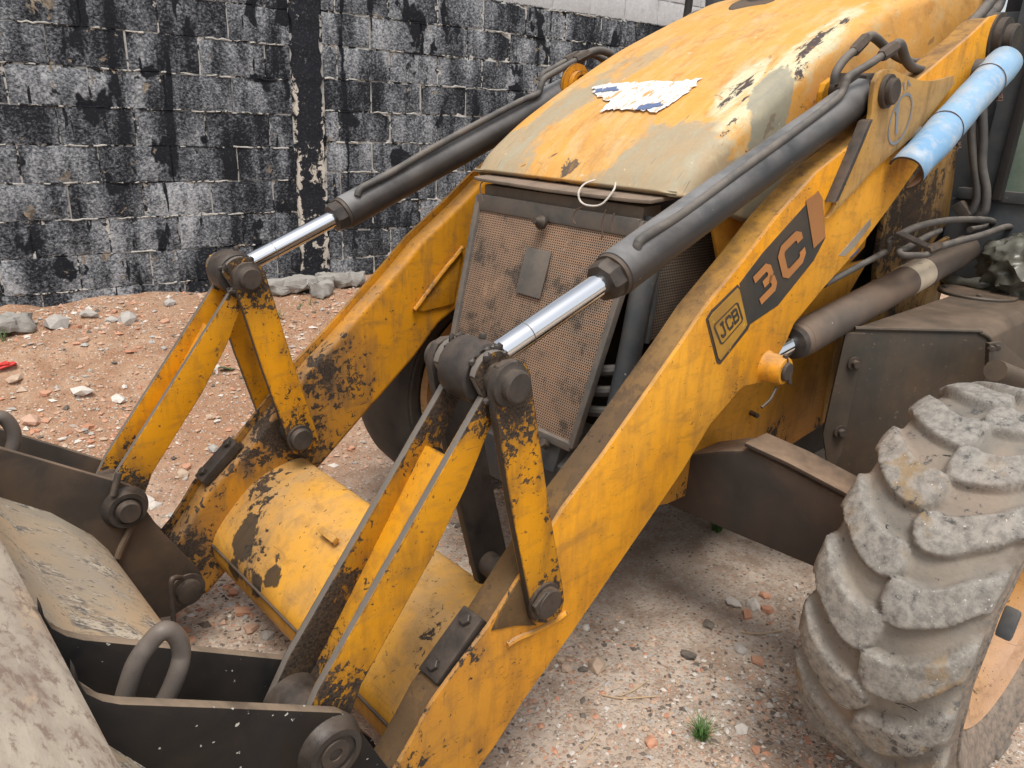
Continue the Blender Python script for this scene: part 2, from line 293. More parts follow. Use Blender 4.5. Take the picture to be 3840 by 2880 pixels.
def glass():
    m = Mat('dirty_green_glass'); n = m.noise(9, 5, .65); n2 = m.noise(60, 3, .6)
    c = m.mix(m.mr(n, .35, .65), (.13,.17,.135), (.20,.24,.19)); c = m.mix(m.mr(n2, .68, .72), c, (.09,.07,.06))
    return m.done(c, m.mr(n, .3, .7, .1, .3), 0, None)
M['glass'] = glass()
M['cab'] = dirty('cab_grey_paint', (.055,.062,.068), (.10,.09,.08), .5, .5, (.24,.21,.18), rough=.5, scale=10)
def bag():
    m = Mat('crumpled_silver_plastic'); n = m.noise(8, 4, .6)
    return m.done(m.mix(m.mr(n, .4, .6), (.075,.074,.058), (.155,.15,.125)), .36, .15, m.noise(26, 5, .6), .3, .004)
M['bag'] = bag()
M['wire'] = dirty('rusty_wire', (.09,.055,.04), (.16,.1,.07), .6, 0, rough=.7)
M['wire_white'] = dirty('pale_cable', (.50,.46,.40), (.35,.28,.22), .5, 0, rough=.6)
M['grass'] = dirty('grass_green', (.055,.12,.025), (.09,.15,.04), .6, 0, rough=.6)
M['leaf'] = dirty('leaf_dark_green', (.045,.085,.03), (.08,.09,.04), .6, 0, rough=.6)
M['twig'] = dirty('dry_straw', (.42,.31,.19), (.3,.2,.12), .5, 0, rough=.8)
M['white_plastic'] = dirty('white_plastic', (.68,.66,.62), (.4,.34,.28), .3, 0, rough=.5)
M['red_cloth'] = dirty('red_plastic_shred', (.50,.035,.03), (.3,.05,.04), .3, 0, rough=.6)
S = []
for nm, a, b in (('terracotta', (.46,.215,.13), (.52,.32,.22)), ('grey_concrete', (.33,.31,.285), (.45,.43,.40)), ('pale_stone', (.55,.51,.46), (.66,.63,.58)), ('tan_stone', (.42,.31,.23), (.52,.41,.31)), ('dark_stone', (.09,.08,.072), (.16,.135,.11)), ('pink_brick', (.50,.33,.24), (.42,.25,.17))):
    M[nm] = dirty(nm, a, b, .8, .25, (.36,.26,.18), rough=.85, scale=38, bump=.6, spec=.2); S.append(M[nm])

def wall_mat(name, mortar=False):
    m = Mat(name); X = m.xyz()
    oi = m.n('ObjectInfo'); rnd = oi.outputs['Random']
    ro = m.n('CombineXYZ'); m.L.new(m.mul(rnd, 37.), ro.inputs[0]); m.L.new(m.mul(rnd, 91.), ro.inputs[2])
    def jit(sx, sy, sz):
        q = m.n('VectorMath'); q.operation = 'ADD'; m.L.new(m.vec(sx, sy, sz), q.inputs[0]); m.L.new(ro.outputs[0], q.inputs[1]); return q.outputs[0]
    fsp = m.noise(66, 3, .78, .4, v=m.vec(1, 1, 1.25)); mid = m.noise(24, 5, .7, .4); big = m.noise(3.2, 4, .6, v=m.vec(1, 1, .6, off=1.7))
    strip = m.noise(8.5, 2, .5, .15, v=jit(1, 1, .16)); strip2 = m.noise(11, 3, .5, .35, v=jit(1.3, 1.3, .22)); blot = m.noise(4.6, 4, .55, .25, v=m.vec(1, 1, .7, off=7))
    strip3 = m.noise(6., 4, .6, .6, v=m.vec(1, 1, .16, off=21))
    wob = m.mul(m.math('SUBTRACT', mid, .5), .07)
    v = m.add(m.add(m.mul(fsp, .95), m.mul(mid, .16)), m.add(m.mul(big, .62), m.mul(rnd, .11)))
    v = m.add(v, m.mul(m.mr(m.add(m.add(m.mul(strip, .5), m.mul(strip3, -.5)), m.add(wob, .5)), .42, .58), .17))
    c = m.mix(m.mr(v, .895, 1.08), (.013,.0145,.018), (.125,.133,.146))
    c = m.mix(m.mr(v, 1.06, 1.36), c, (.53,.54,.555))
    tar = m.mx(m.mx(m.mr(m.add(blot, wob), .60, .622), m.mr(m.add(strip2, wob), .665, .68)), m.mr(m.add(strip3, m.mul(wob, 1.4)), .615, .632))
    tarc = m.mix(m.mr(fsp, .56, .70), (.011,.0125,.016), (.042,.046,.054))
    if mortar:
        c = m.mix(m.mr(mid, .36, .60), (.56,.54,.50), (.38,.36,.33)); c = m.mix(m.mr(m.add(m.mul(mid,.5),m.mul(blot,.5)), .495, .52), c, (.02,.02,.022))
    peel = m.mr(m.add(m.noise(9, 5, .62, .5, off=11), m.mul(m.mr(m.add(strip2, wob), .55, .65), .06)), .665, .685); c = m.mix(peel, c, m.mix(m.mr(mid,.4,.6), (.33,.27,.20), (.11,.09,.07)))
    clean = m.mul(m.mr(m.add(X[2], m.mul(m.math('SUBTRACT', mid, .5), .05)), 2.285, 2.295), m.mr(X[0], -1.9, -2.3))
    c = m.mix(m.mul(tar, m.math('SUBTRACT', 1., peel)), c, tarc)
    grey = m.mix(m.mr(m.add(m.mul(fsp,.5), m.mul(mid,.5)), .4, .62), (.52,.52,.52), (.40,.40,.40))
    c = m.mix(clean, c, grey)
    return m.done(c, .85, 0, m.add(m.mul(fsp, .6), m.mul(mid, .6)), .7, .005, .2)
M['block'] = wall_mat('tarred_block_face'); M['mortar'] = wall_mat('pale_mortar', True)
def pil_mat():
    m = Mat('tarred_column'); X = m.xyz(); f = m.noise(70, 4, .7); mid = m.noise(18, 6, .68, .5); big = m.noise(5, 4, .6, v=m.vec(1,1,.5))
    v = m.add(m.add(m.mul(mid, .6), m.mul(big, .5)), m.mr(X[2], 1.65, 1.2, 0, .05))
    sx = m.add(m.mul(X[0], .99436), m.mul(X[1], -.10602)); ed = m.mr(m.math('ABSOLUTE', m.add(sx, 1.29)), .06, .10); v = m.add(v, m.mul(ed, m.mr(X[2], 1.8, 1.5, .05, .16)))
    c = m.mix(m.mr(f, .5, .7), (.014,.0155,.02), (.04,.043,.05))
    c = m.mix(m.mr(v, .665, .69), c, (.54,.49,.42)); c = m.mix(m.mr(m.add(m.mul(mid,.5),m.mul(f,.5)), .60, .63), c, (.18,.19,.2))
    return m.done(c, .85, 0, m.add(m.mul(mid, .7), m.mul(f, .4)), .6, .006, .2)
M['pilaster'] = pil_mat()
def ground_mat():
    m = Mat('dirt_ground'); n1 = m.noise(1.3, 5, .6); n2 = m.noise(9, 6, .65); n3 = m.noise(60, 5, .7); X = m.xyz()
    wd = m.add(m.mul(X[1], .994), m.mul(X[0], .106))
    red = m.mr(m.add(wd, m.mul(m.math('SUBTRACT', n1, .5), 1.6)), -.7, -1.8)
    c = m.mix(red, (.46,.375,.305), (.38,.215,.128))
    c = m.mix(m.mr(n1, .42, .6), c, m.mix(red, (.54,.45,.37), (.43,.275,.18)))
    c = m.mix(m.mr(n2, .44, .64), c, m.mix(red, (.35,.265,.20), (.31,.17,.10)))
    vr = m.n('TexVoronoi'); vr.inputs['Scale'].default_value = 85; m.L.new(m.pos, vr.inputs['Vector'])
    sep = m.n('SeparateColor'); m.L.new(vr.outputs['Color'], sep.inputs[0])
    peb = m.mr(vr.outputs['Distance'], .50, .36); 
    pc = m.mix(m.mr(sep.outputs[0], .55, .6), (.33,.25,.19), (.56,.49,.42)); pc = m.mix(m.mr(sep.outputs[1], .8, .82), pc, (.46,.25,.16)); pc = m.mix(m.mr(sep.outputs[2], .86, .88), pc, (.09,.075,.065))
    c = m.mix(m.mul(peb, m.mr(sep.outputs[1], .35, .5, 0, .85)), c, pc)
    c = m.mix(m.mul(m.mr(n3, .35, .65), .3), c, (.24,.165,.115))
    return m.done(c, .92, 0, m.add(m.mul(peb, .6), m.add(m.mul(n3, .7), m.mul(n2, .5))), .7, .008, .15)
M['ground'] = ground_mat()
M['slab'] = dirty('broken_slab_concrete', (.23,.22,.20), (.36,.345,.32), .8, .35, (.34,.29,.24), rough=.9, scale=22, bump=.9, spec=.15)

# ------------------------------------------------------------------ object helpers
WL = {}
def wl(o): return WL.get(o.name, Vector((0,0,0)))
def put(name, me, parent=None, org=None):
    n = len(me.vertices); co = np.empty(n*3); me.vertices.foreach_get('co', co); co = co.reshape(-1,3)
    c = Vector(((co.min(0)+co.max(0))/2).tolist()) if org is None else Vector(org)
    co -= np.array(c); me.vertices.foreach_set('co', co.ravel()); me.update()
    o = bpy.data.objects.new(name, me); COL.objects.link(o)
    if parent: o.parent = parent; o.location = c - wl(parent)
    else: o.location = c
    WL[o.name] = c
    return o
def empty(name, loc):
    o = bpy.data.objects.new(name, None); COL.objects.link(o); o.location = loc; o.empty_display_size = .2; WL[o.name] = Vector(loc); return o
def tag(o, label=None, cat=None, group=None, kind=None):
    for k, v in (('label', label), ('category', cat), ('group', group), ('kind', kind)):
        if v: o[k] = v
    return o
def fin(name, bm, mat, parent=None, ang=35, smooth=True, label=None):
    me = bpy.data.meshes.new(name); bmesh.ops.recalc_face_normals(bm, faces=bm.faces); bm.to_mesh(me); bm.free()
    for q in (mat if isinstance(mat, (list, tuple)) else [mat]): me.materials.append(M[q] if isinstance(q, str) else q)
    if smooth:
        me.shade_smooth(); me.set_sharp_from_angle(angle=math.radians(ang))
    o = put(name, me, parent)
    if label: o['label'] = label
    return o
def bev(bm, w, seg=2, ang=30, geom=None):
    if not w: return
    es = [e for e in bm.edges if len(e.link_faces) == 2 and e.calc_face_angle(0) > math.radians(ang)]
    bmesh.ops.bevel(bm, geom=es, offset=w, segments=seg, affect='EDGES', profile=.6, clamp_overlap=True)
def smooth2d(p, it=1):
    for _ in range(it):
        q = []
        for i in range(len(p)):
            a, b = p[i], p[(i+1) % len(p)]
            q.append(tuple(.75*x+.25*y for x, y in zip(a, b))); q.append(tuple(.25*x+.75*y for x, y in zip(a, b)))
        p = q
    return p
def prism(prof, y0, y1, bw=.003, bm=None, seg=2, em=0):
    """profile of (x,z) points extruded along y"""
    b2 = bmesh.new()
    v = [b2.verts.new((x, y0, z)) for x, z in prof]; f = b2.faces.new(v)
    r = bmesh.ops.extrude_face_region(b2, geom=[f]); nv = [g for g in r['geom'] if isinstance(g, bmesh.types.BMVert)]
    bmesh.ops.translate(b2, verts=nv, vec=(0, y1-y0, 0)); bmesh.ops.recalc_face_normals(b2, faces=b2.faces)
    if em:
        for q in b2.faces:
            if abs(q.normal.y) < .3: q.material_index = em
    bev(b2, bw, seg)
    return join(bm, b2)
def slab(pts, vec, bw=.003, bm=None, seg=2):
    b2 = bmesh.new(); v = [b2.verts.new(p) for p in pts]; f = b2.faces.new(v)
    r = bmesh.ops.extrude_face_region(b2, geom=[f]); nv = [g for g in r['geom'] if isinstance(g, bmesh.types.BMVert)]
    bmesh.ops.translate(b2, verts=nv, vec=vec); bmesh.ops.recalc_face_normals(b2, faces=b2.faces); bev(b2, bw, seg)
    return join(bm, b2)
def join(bm, b2):
    if bm is None: return b2
    me = bpy.data.meshes.new('tmp'); b2.to_mesh(me); b2.free(); bm.from_mesh(me); bpy.data.meshes.remove(me); return bm
def frame(d):
    d = Vector(d).normalized(); a = Vector((0,0,1)) if abs(d.z) < .9 else Vector((1,0,0))
    u = d.cross(a).normalized(); return d, u, d.cross(u)
def revolve(p0, p1, prof, seg=32, bm=None, caps=True):
    """prof: list of (t along axis in metres from p0, radius)"""
    p0 = Vector(p0); d, u, v = frame(Vector(p1)-p0); b2 = bmesh.new(); rings = []
    for t, r in prof:
        rings.append([b2.verts.new(p0+d*t+(u*math.cos(a)+v*math.sin(a))*r) for a in (2*math.pi*i/seg for i in range(seg))])
    for A, B in zip(rings, rings[1:]):
        for i in range(seg): b2.faces.new((A[i], A[(i+1)%seg], B[(i+1)%seg], B[i]))
    if caps: b2.faces.new(rings[0][::-1]); b2.faces.new(rings[-1])
    return join(bm, b2)
def cyl(p0, p1, r, b=.002, seg=28, bm=None):
    L = (Vector(p1)-Vector(p0)).length
    return revolve(p0, p1, [(0, r-b), (b, r), (L-b, r), (L, r-b)], seg, bm)
def spline(pts, n=8):
    P = [Vector(p) for p in pts]; P = [P[0]*2-P[1]] + P + [P[-1]*2-P[-2]]; out = []
    for i in range(1, len(P)-2):
        for k in range(n):
            t = k/n; a, b, c, d = P[i-1:i+3]
            out.append(.5*((2*b)+(c-a)*t+(2*a-5*b+4*c-d)*t*t+(3*b-a-3*c+d)*t**3))
    out.append(P[-2]); return out
def tube(pts, r, seg=12, n=8, bm=None, smooth=True):
    P = spline(pts, n) if smooth else [Vector(p) for p in pts]
    b2 = bmesh.new(); d, u, v = frame(P[1]-P[0]); rings = []
    for i, p in enumerate(P):
        t = (P[min(i+1, len(P)-1)]-P[max(i-1, 0)]).normalized(); u = (u-t*u.dot(t)).normalized(); v = t.cross(u)
        rr = r(i/(len(P)-1)) if callable(r) else r
        rings.append([b2.verts.new(p+(u*math.cos(a)+v*math.sin(a))*rr) for a in (2*math.pi*k/seg for k in range(seg))])
    for A, B in zip(rings, rings[1:]):
        for i in range(seg): b2.faces.new((A[i], A[(i+1)%seg], B[(i+1)%seg], B[i]))
    b2.faces.new(rings[0][::-1]); b2.faces.new(rings[-1]); return join(bm, b2)
def hexnut(p0, p1, r, bm=None, seg=6):
    L = (Vector(p1)-Vector(p0)).length; return revolve(p0, p1, [(0, r*.86), (L*.12, r), (L*.88, r), (L, r*.86)], seg, bm)
def V(*a): return Vector(a)
def off(p, y): return (p[0], p[1]+y, p[2])
def ribbon(bm, path, wd, fn, thick=.0012, closed=False):
    """flat stroke of given width in 2D, mapped to 3D by fn(u,v,h)"""
    n = len(path); L = []; R = []
    for i in range(n):
        p = Vector(path[i]); a = Vector(path[i-1]) if (i or closed) else None; b = Vector(path[(i+1) % n]) if (i < n-1 or closed) else None
        t1 = (p-a).normalized() if a is not None else (b-p).normalized(); t2 = (b-p).normalized() if b is not None else t1
        n1 = Vector((-t1.y, t1.x)); n2 = Vector((-t2.y, t2.x)); nn = (n1+n2); nn = nn.normalized() if nn.length > 1e-6 else n1
        k = min(2., 1/max(.35, nn.dot(n1))); L.append(p+nn*wd*.5*k); R.append(p-nn*wd*.5*k)
    m_ = n if closed else n-1
    lv = [bm.verts.new(fn(q.x, q.y, thick)) for q in L]; rv = [bm.verts.new(fn(q.x, q.y, thick)) for q in R]
    for i in range(m_):
        j = (i+1) % n; bm.faces.new((lv[i], lv[j], rv[j], rv[i]))
GL = {'3': [[(.08,1),(.86,1),(1,.86),(1,.64),(.84,.5),(.45,.5)], [(.84,.5),(1,.36),(1,.14),(.86,0),(.0,0)]],
      'C': [[(1,.68),(1,.86),(.84,1),(.16,1),(0,.84),(0,.16),(.16,0),(.84,0),(1,.14),(1,.32)]],
      'J': [[(.35,1),(1,1)], [(.72,1),(.72,.14),(.58,0),(.12,0),(0,.12),(0,.3)]],
      'B': [[(-.12,1),(.8,1),(1,.87),(1,.64),(.82,.52),(.1,.52)], [(.82,.52),(1,.4),(1,.14),(.82,0),(-.12,0)], [(.06,0),(.06,1)]],
      'O': [[(.2,0),(0,.2),(0,.8),(.2,1),(.8,1),(1,.8),(1,.2),(.8,0)]], 'T': [[(0,1),(1,1)], [(.5,1),(.5,0)]], 'A': [[(0,0),(.5,1),(1,0)], [(.2,.36),(.8,.36)]],
      '1': [[(.0,.62),(.6,.95)], [(.55,1.),(.55,0)]]}
def quadmap(a, b, c, d, nrm):
    """bilinear map of the unit square: a=(0,0) b=(1,0) c=(1,1) d=(0,1)"""
    a, b, c, d = map(Vector, (a, b, c, d)); nrm = Vector(nrm)
    return lambda u, v, h=0: (a*(1-u)*(1-v)+b*u*(1-v)+c*u*v+d*(1-u)*v)+nrm*h
def letter(name, ch, fn, mat, parent, wd=.24, h=.0022):
    bm = bmesh.new()
    for s in GL[ch]: ribbon(bm, s, wd, fn, h, closed=(ch == 'O'))
    bm2 = bm; me = bpy.data.meshes.new(name); bmesh.ops.recalc_face_normals(bm2, faces=bm2.faces); bm2.to_mesh(me); bm2.free(); me.materials.append(M[mat]); return put(name, me, parent)

exec_objects = True
# ================================================================== GROUND
def bank(x, y):
    s = min(1, max(0, (.10602*x+.99436*y+3.33-.1)/2.1)); return .45*(1-(3*s*s-2*s**3))
def gh(x, y):
    b = bank(x, y); k = .35+b*2
    return b + k*(.035*mn.noise((x*1.7, y*1.7, 0))+.02*mn.noise((x*5, y*5, 3))+.010*mn.noise((x*14, y*14, 5))) - .01
def axis(lo, hi, st, far):
    a = [lo]; 
    while a[-1] < hi: a.append(a[-1]+st)
    d = st
    while a[-1] < far: d *= 1.45; a.append(a[-1]+d)
    d = st
    while a[0] > -far: d *= 1.45; a.insert(0, a[0]-d)
    return a
xs = axis(-3.2, 1.4, .026, 140); ys = axis(-3.45, 1.7, .026, 140)
gv = [(x, y, gh(x, y)) for x in xs for y in ys]; ny = len(ys)
gf = [(i*ny+j, (i+1)*ny+j, (i+1)*ny+j+1, i*ny+j+1) for i in range(len(xs)-1) for j in range(ny-1)]
me = bpy.data.meshes.new('ground'); me.from_pydata(gv, [], gf); me.materials.append(M['ground']); me.shade_smooth()
tag(put('ground', me), kind='structure')
# ================================================================== BLOCK WALL
WD = V(.99436, -.10602, 0); WN = V(.10602, .99436, 0)
def wp(s, z, h=0.): return WD*s + WN*(-3.33+h) + V(0, 0, z)
wall_ = empty('block_wall', wp(-2, 0)); tag(wall_, 'tall concrete block wall with peeling black tar and white mortar behind the loader', 'wall')
def wallbox(s0, s1, z0, z1, h0, h1, bm=None, b=0.):
    return slab([wp(s0, z0, h1), wp(s1, z0, h1), wp(s1, z1, h1), wp(s0, z1, h1)], WN*(h0-h1), b, bm)
fin('mortar_bed', wallbox(-9, 3.2, -.1, 3.2, -.14, -.011), 'mortar', wall_)
def block_mesh(wd, ht, k):
    r = random.Random(k); bm = bmesh.new(); nx, nz = 7, 4; g = []
    for i in range(nx+1):
        for j in range(nz+1):
            u = -wd/2+wd*i/nx; v = -ht/2+ht*j/nz; ed = (i in (0, nx)) + (j in (0, nz))
            if ed: u += r.uniform(-.0035, .0035); v += r.uniform(-.0035, .0035)
            if i == 0: u = max(u, -wd/2)
            if i == nx: u = min(u, wd/2)
            h = -.006 if ed == 2 else (-.003-r.random()*.002 if ed else r.uniform(-.0008, .0008))
            if ed and r.random() < .10: h -= .008
            g.append(bm.verts.new(WD*u+V(0, 0, v)+WN*h))
    for i in range(nx):
        for j in range(nz): bm.faces.new((g[i*(nz+1)+j], g[(i+1)*(nz+1)+j], g[(i+1)*(nz+1)+j+1], g[i*(nz+1)+j+1]))
    r2 = bmesh.ops.extrude_edge_only(bm, edges=[e for e in bm.edges if e.is_boundary]); bmesh.ops.translate(bm, verts=[q for q in r2['geom'] if isinstance(q, bmesh.types.BMVert)], vec=WN*-.02)
    bmesh.ops.recalc_face_normals(bm, faces=bm.faces); me = bpy.data.meshes.new('block'); bm.to_mesh(me); bm.free(); me.materials.append(M['block']); me.shade_smooth(); me.set_sharp_from_angle(angle=math.radians(40)); return me
BL = {}
def block(s0, s1, z0, z1):
    wd = round(s1-s0, 2); ht = round(z1-z0, 2); k = (wd, ht, random.randrange(5))
    if k not in BL: BL[k] = block_mesh(wd, ht, hash(k) % 9999)
    o = bpy.data.objects.new('block', BL[k]); COL.objects.link(o); o.parent = wall_
    o.location = wp((s0+s1)/2+random.uniform(-.002, .002), (z0+z1)/2, random.uniform(-.0035, .003)) - wl(wall_)
def course(sa, sb, z0, z1, ph, pitch, g=.0085):
    k = math.floor((sa-ph)/pitch); s = ph+k*pitch
    while s < sb:
        a, b = max(s, sa), min(s+pitch, sb)
        if b-a > .05: block(a+g/2, b-g/2, z0+g/2, z1-g/2)
        s += pitch
for i in range(-1, 13):
    z = .493+.1975*i
    course(-1.19, 1.6, z, z+.1975, (-.068 if (i % 2) else .105), .378)
    z = .365+.1915*(i)
    course(-5.6 if i > 3 else -4., -1.395, z, z+.1915, (-2.605 if (i % 2) else -2.47), .372)
# concrete column between the two stretches
bm = bmesh.new(); nz = 64; r = random.Random(3); rows = []
for j in range(nz+1):
    z = .2+2.9*j/nz; a = -1.385+r.uniform(-.014, .014); b = -1.195+r.uniform(-.014, .014)
    hh = r.uniform(-.003, .005); rows.append([bm.verts.new(wp(a, z, -.03)), bm.verts.new(wp(a+.004, z, .004+hh)), bm.verts.new(wp(-1.33, z, .010+hh+r.uniform(-.003,.003))), bm.verts.new(wp(-1.26, z, .010+hh+r.uniform(-.003,.003))), bm.verts.new(wp(b-.004, z, .004+hh)), bm.verts.new(wp(b, z, -.03))])
for A, B in zip(rows, rows[1:]):
    for i in range(5): bm.faces.new((A[i], A[i+1], B[i+1], B[i]))
fin('concrete_column', bm, 'pilaster', wall_, ang=60)
# mortar squeezed out of the bed joints, lying proud in broken runs
bm = bmesh.new(); r = random.Random(5)
for i in range(0, 9):
    z = .493+.1975*i; s = -1.15
    while s < 1.2:
        L = r.uniform(.05, .30)
        if r.random() < .62:
            n = max(3, int(L/.025)); t = [wp(s+L*k/n, z+r.uniform(-.005, .005), r.uniform(-.006, .001)) for k in range(n+1)]
            tube(t, lambda q, ph=s: .0045+.0035*mn.noise((q*9+ph*31, ph, 2)), 5, 1, bm, smooth=False)
        s += L+r.uniform(.02, .1)
for i in range(3, 11):
    z = .365+.1915*i; s = -5
    while s < -1.4:
        L = r.uniform(.05, .35)
        if r.random() < .6:
            n = max(3, int(L/.03)); t = [wp(s+L*k/n, z+r.uniform(-.005, .005), r.uniform(-.006, .001)) for k in range(n+1)]
            tube(t, lambda q, ph=s: .0045+.0035*mn.noise((q*9+ph*31, ph, 2)), 5, 1, bm, smooth=False)
        s += L+r.uniform(.02, .12)
tag(fin('squeezed_mortar', bm, 'mortar', wall_), kind='stuff')

# ================================================================== BACKHOE LOADER
ML = empty('backhoe_loader', (-1.0, -.1, 0)); tag(ML, 'weathered yellow backhoe loader with its bucket lowered, parked before the block wall', 'backhoe loader')
YO = .487
# ---- near loader arm
TOP = [(0.224,0.359),(0.185,0.406),(0.145,0.46),(0.085,0.508),(0.003,0.57),(-0.168,0.741),(-0.193,0.768),(-0.31,0.859),(-0.556,1.07),(-0.626,1.136),(-0.783,1.246),(-0.899,1.334),(-1.062,1.434),(-1.266,1.516),(-1.585,1.684),(-1.926,1.834),(-2.052,1.898),(-2.131,1.914),(-2.217,1.904),(-2.265,1.858),(-2.254,1.811)]
BOT = [(-2.005,1.663),(-1.611,1.361),(-1.571,1.331),(-1.432,1.235),(-1.366,1.195),(-1.216,1.117),(-1.078,1.035),(-1.054,0.993),(-0.961,0.895),(-0.916,0.895),(-0.862,0.9),(-0.83,0.889),(-0.803,0.872),(-0.723,0.828),(-0.625,0.729),(-0.525,0.647),(-0.399,0.546),(-0.252,0.426),(-0.108,0.32),(-0.03,0.245),(0.018,0.212)]
NOSE = [(.10,.15),(.16,.10),(.25,.11),(.33,.16),(.34,.23),(.29,.30)]
PROF = TOP + BOT + NOSE
def inset(P, d):
    n = len(P); out = []; A = sum(P[i][0]*P[(i+1)%n][1]-P[(i+1)%n][0]*P[i][1] for i in range(n)); sg = 1 if A > 0 else -1
    for i in range(n):
        a, b, c = Vector(P[i-1]), Vector(P[i]), Vector(P[(i+1) % n]); t1 = (b-a).normalized(); t2 = (c-b).normalized()
        nn = Vector((-t1.y-t2.y, t1.x+t2.x)); nn = nn.normalized() if nn.length > 1e-4 else Vector((-t1.y, t1.x)); q = b+nn*d*sg; out.append((q.x, q.y))
    return out
arm = fin('loader_arm', prism(inset(PROF, .009), .407, .476, .004), 'armtop', ML)
fin('side_plate', prism(PROF, .4765, YO, .0025), 'arm', arm)
# bracket plate that carries the rear lug
BP = [(930,1415),(983,1330),(985,1272),(1060,1115),(1140,930),(1195,810),(1212,730),(1218,640),(1235,530),(1262,475),(1300,449),(1345,449),(1420,482),(1530,520),(1600,524),(1660,512),(1745,489),(1752,540),(1500,872),(1330,1012),(1220,1110),(1120,1222),(1000,1345)]
BRP = [(-1.14,1.316),(-1.174,1.349),(-1.167,1.373),(-1.209,1.434),(-1.251,1.507),(-1.282,1.554),(-1.284,1.585),(-1.273,1.619),(-1.27,1.66),(-1.285,1.682),(-1.316,1.694),(-1.359,1.697),(-1.44,1.689),(-1.564,1.681),(-1.644,1.684),(-1.711,1.693),(-1.809,1.709),(-1.833,1.688),(-1.613,1.535),(-1.456,1.474),(-1.362,1.434),(-1.284,1.389),(-1.192,1.342)]
brk = fin('lug_bracket', prism(BRP, YO+.0008, YO+.0135, .002), 'cowl', ML, label='bracket plate with grey stencilled number one in a ring')
STR = [(-1.13,0.515,1.359),(-1.169,0.515,1.426),(-1.215,0.515,1.507),(-1.245,0.515,1.563)]
fin('stiffener_bar', slab([STR[0], STR[1], STR[2], STR[3], V(*STR[3])+V(-.022,0,.006), V(*STR[2])+V(-.022,0,.004), V(*STR[1])+V(-.022,0,.004), V(*STR[0])+V(-.02,0,.004)], (0, -.03, 0), .002), 'bolt', brk)
INL = [(-1.294,1.598),(-1.289,1.634),(-1.299,1.658),(-1.336,1.675),(-1.425,1.684),(-1.558,1.66),(-1.591,1.515),(-1.422,1.474)]
fin('inner_lug', prism(INL, .335, .355, .003), 'link', brk)
# pivot of the arm, top right
pv = (-2.156,0.487,1.837); arm_pin = fin('arm_pivot', revolve(V(*pv)+V(0,-.02,0), V(*pv)+V(0,.06,0), [(0,.085),(.026,.085),(.028,.07),(.05,.07),(.052,.05),(.075,.05),(.08,.044)], 36), 'bolt', ML)
# rear cylinder pin
rp = (-1.342,0.5,1.641); fin('cylinder_pin', revolve(V(*rp)+V(0,-.16,0), V(*rp)+V(0,.034,0), [(0,.028),(.162,.028),(.1621,.044),(.173,.043),(.1735,.034),(.186,.034),(.189,.030)], 36), 'bolt', ML)
# lift cylinder boss on the arm
bs_ = (-0.96,0.487,0.937); LB = fin('lift_pin_boss', revolve(V(*bs_)+V(0,-.005,0), V(*bs_)+V(0,.062,0), [(0,.050),(.004,.043),(.012,.039),(.055,.038),(.062,.035),(.0625,.026),(.05,.026)], 32), 'arm', ML)
fin('lift_pin', cyl(V(*bs_)+V(0,.02,0), V(*bs_)+V(0,.066,0), .0255, .003), 'bolt', LB)
fin('roll_pin', cyl(V(*bs_)+V(.004,.05,.045), V(*bs_)+V(-.016,.066,-.035), .0065, .001, 10), 'bolt', LB)
fin('cotter', tube([V(*bs_)+V(.012,.045,-.045), V(*bs_)+V(.045,.05,-.07), V(*bs_)+V(.075,.045,-.088)], .004, 8), 'bolt', LB)
# weld bead under the lower pin
fin('weld_bead', tube([(-0.046,0.489,0.501),(-0.079,0.489,0.502),(-0.135,0.489,0.494),(-0.192,0.489,0.493),(-0.224,0.489,0.498)], .007, 8), 'arm', ML)
fin('brown_slab', slab([(-0.001,0.487,0.559),(-0.018,0.487,0.586),(-0.073,0.487,0.65),(-0.109,0.487,0.536),(-0.133,0.487,0.508),(-0.065,0.487,0.54)], (0,.003,0), .001), 'armtop', ML)  # thin brown slab on the arm's outer face behind the link's lower end
# ---- wear pads on the arm tops
def pad(A, B, y0, y1, mat, h=.028):
    A, B = Vector(A), Vector(B); t = (B-A).normalized(); n = Vector((-t.y, t.x)); n = n if n.y > 0 else -n
    P = [A, B, B+n*h, A+n*h]
    o = fin('wear_pad', prism([(p.x, p.y) for p in P], y0, y1, .004), mat, ML)
    for k in (.14, .84):
        c = A.lerp(B, k)+n*h; m_ = (y0+y1)/2
        b = hexnut((c.x, m_, c.y), (c.x+n.x*.012, m_, c.y+n.y*.012), .0135); fin('pad_bolt', b, mat, o)
    return o
PA, PB = [(0.106,0.463),(-0.009,0.562)]
pad(PB, PA, .412, .472, 'grease'); pad((Vector(PB)+Vector((.02,-.0))), (Vector(PA)+Vector((.02,0.))), -.69, -.635, 'grease')
# ---- decal
zz = .4885

DB = [(-0.763,0.488,1.182),(-0.85,0.488,1.248),(-1.083,0.488,1.388),(-1.109,0.488,1.373),(-1.17,0.489,1.263),(-1.126,0.488,1.204),(-0.969,0.488,1.101),(-0.842,0.488,1.07)]
dec = fin('model_decal', slab([DB[0], DB[1], DB[2], DB[3], DB[4], DB[5], DB[6], DB[7]], (0,-.0018,0), 0), 'decal_black', ML, smooth=False, label='black decal panel reading 3C')
SP = [(-1.022,0.49,1.367),(-1.082,0.49,1.387),(-1.111,0.49,1.369),(-1.167,0.49,1.265),(-1.111,0.49,1.238)]
fin('orange_stripe', slab(SP, (0,-.001,0), 0), 'decal_stripe', dec, smooth=False)
letter('digit', '3', quadmap(*[(-0.871,0.488,1.124),(-0.936,0.488,1.156),(-0.881,0.488,1.215),(-0.82,0.488,1.181)], (0,1,0)), 'decal_orange', dec, .30)
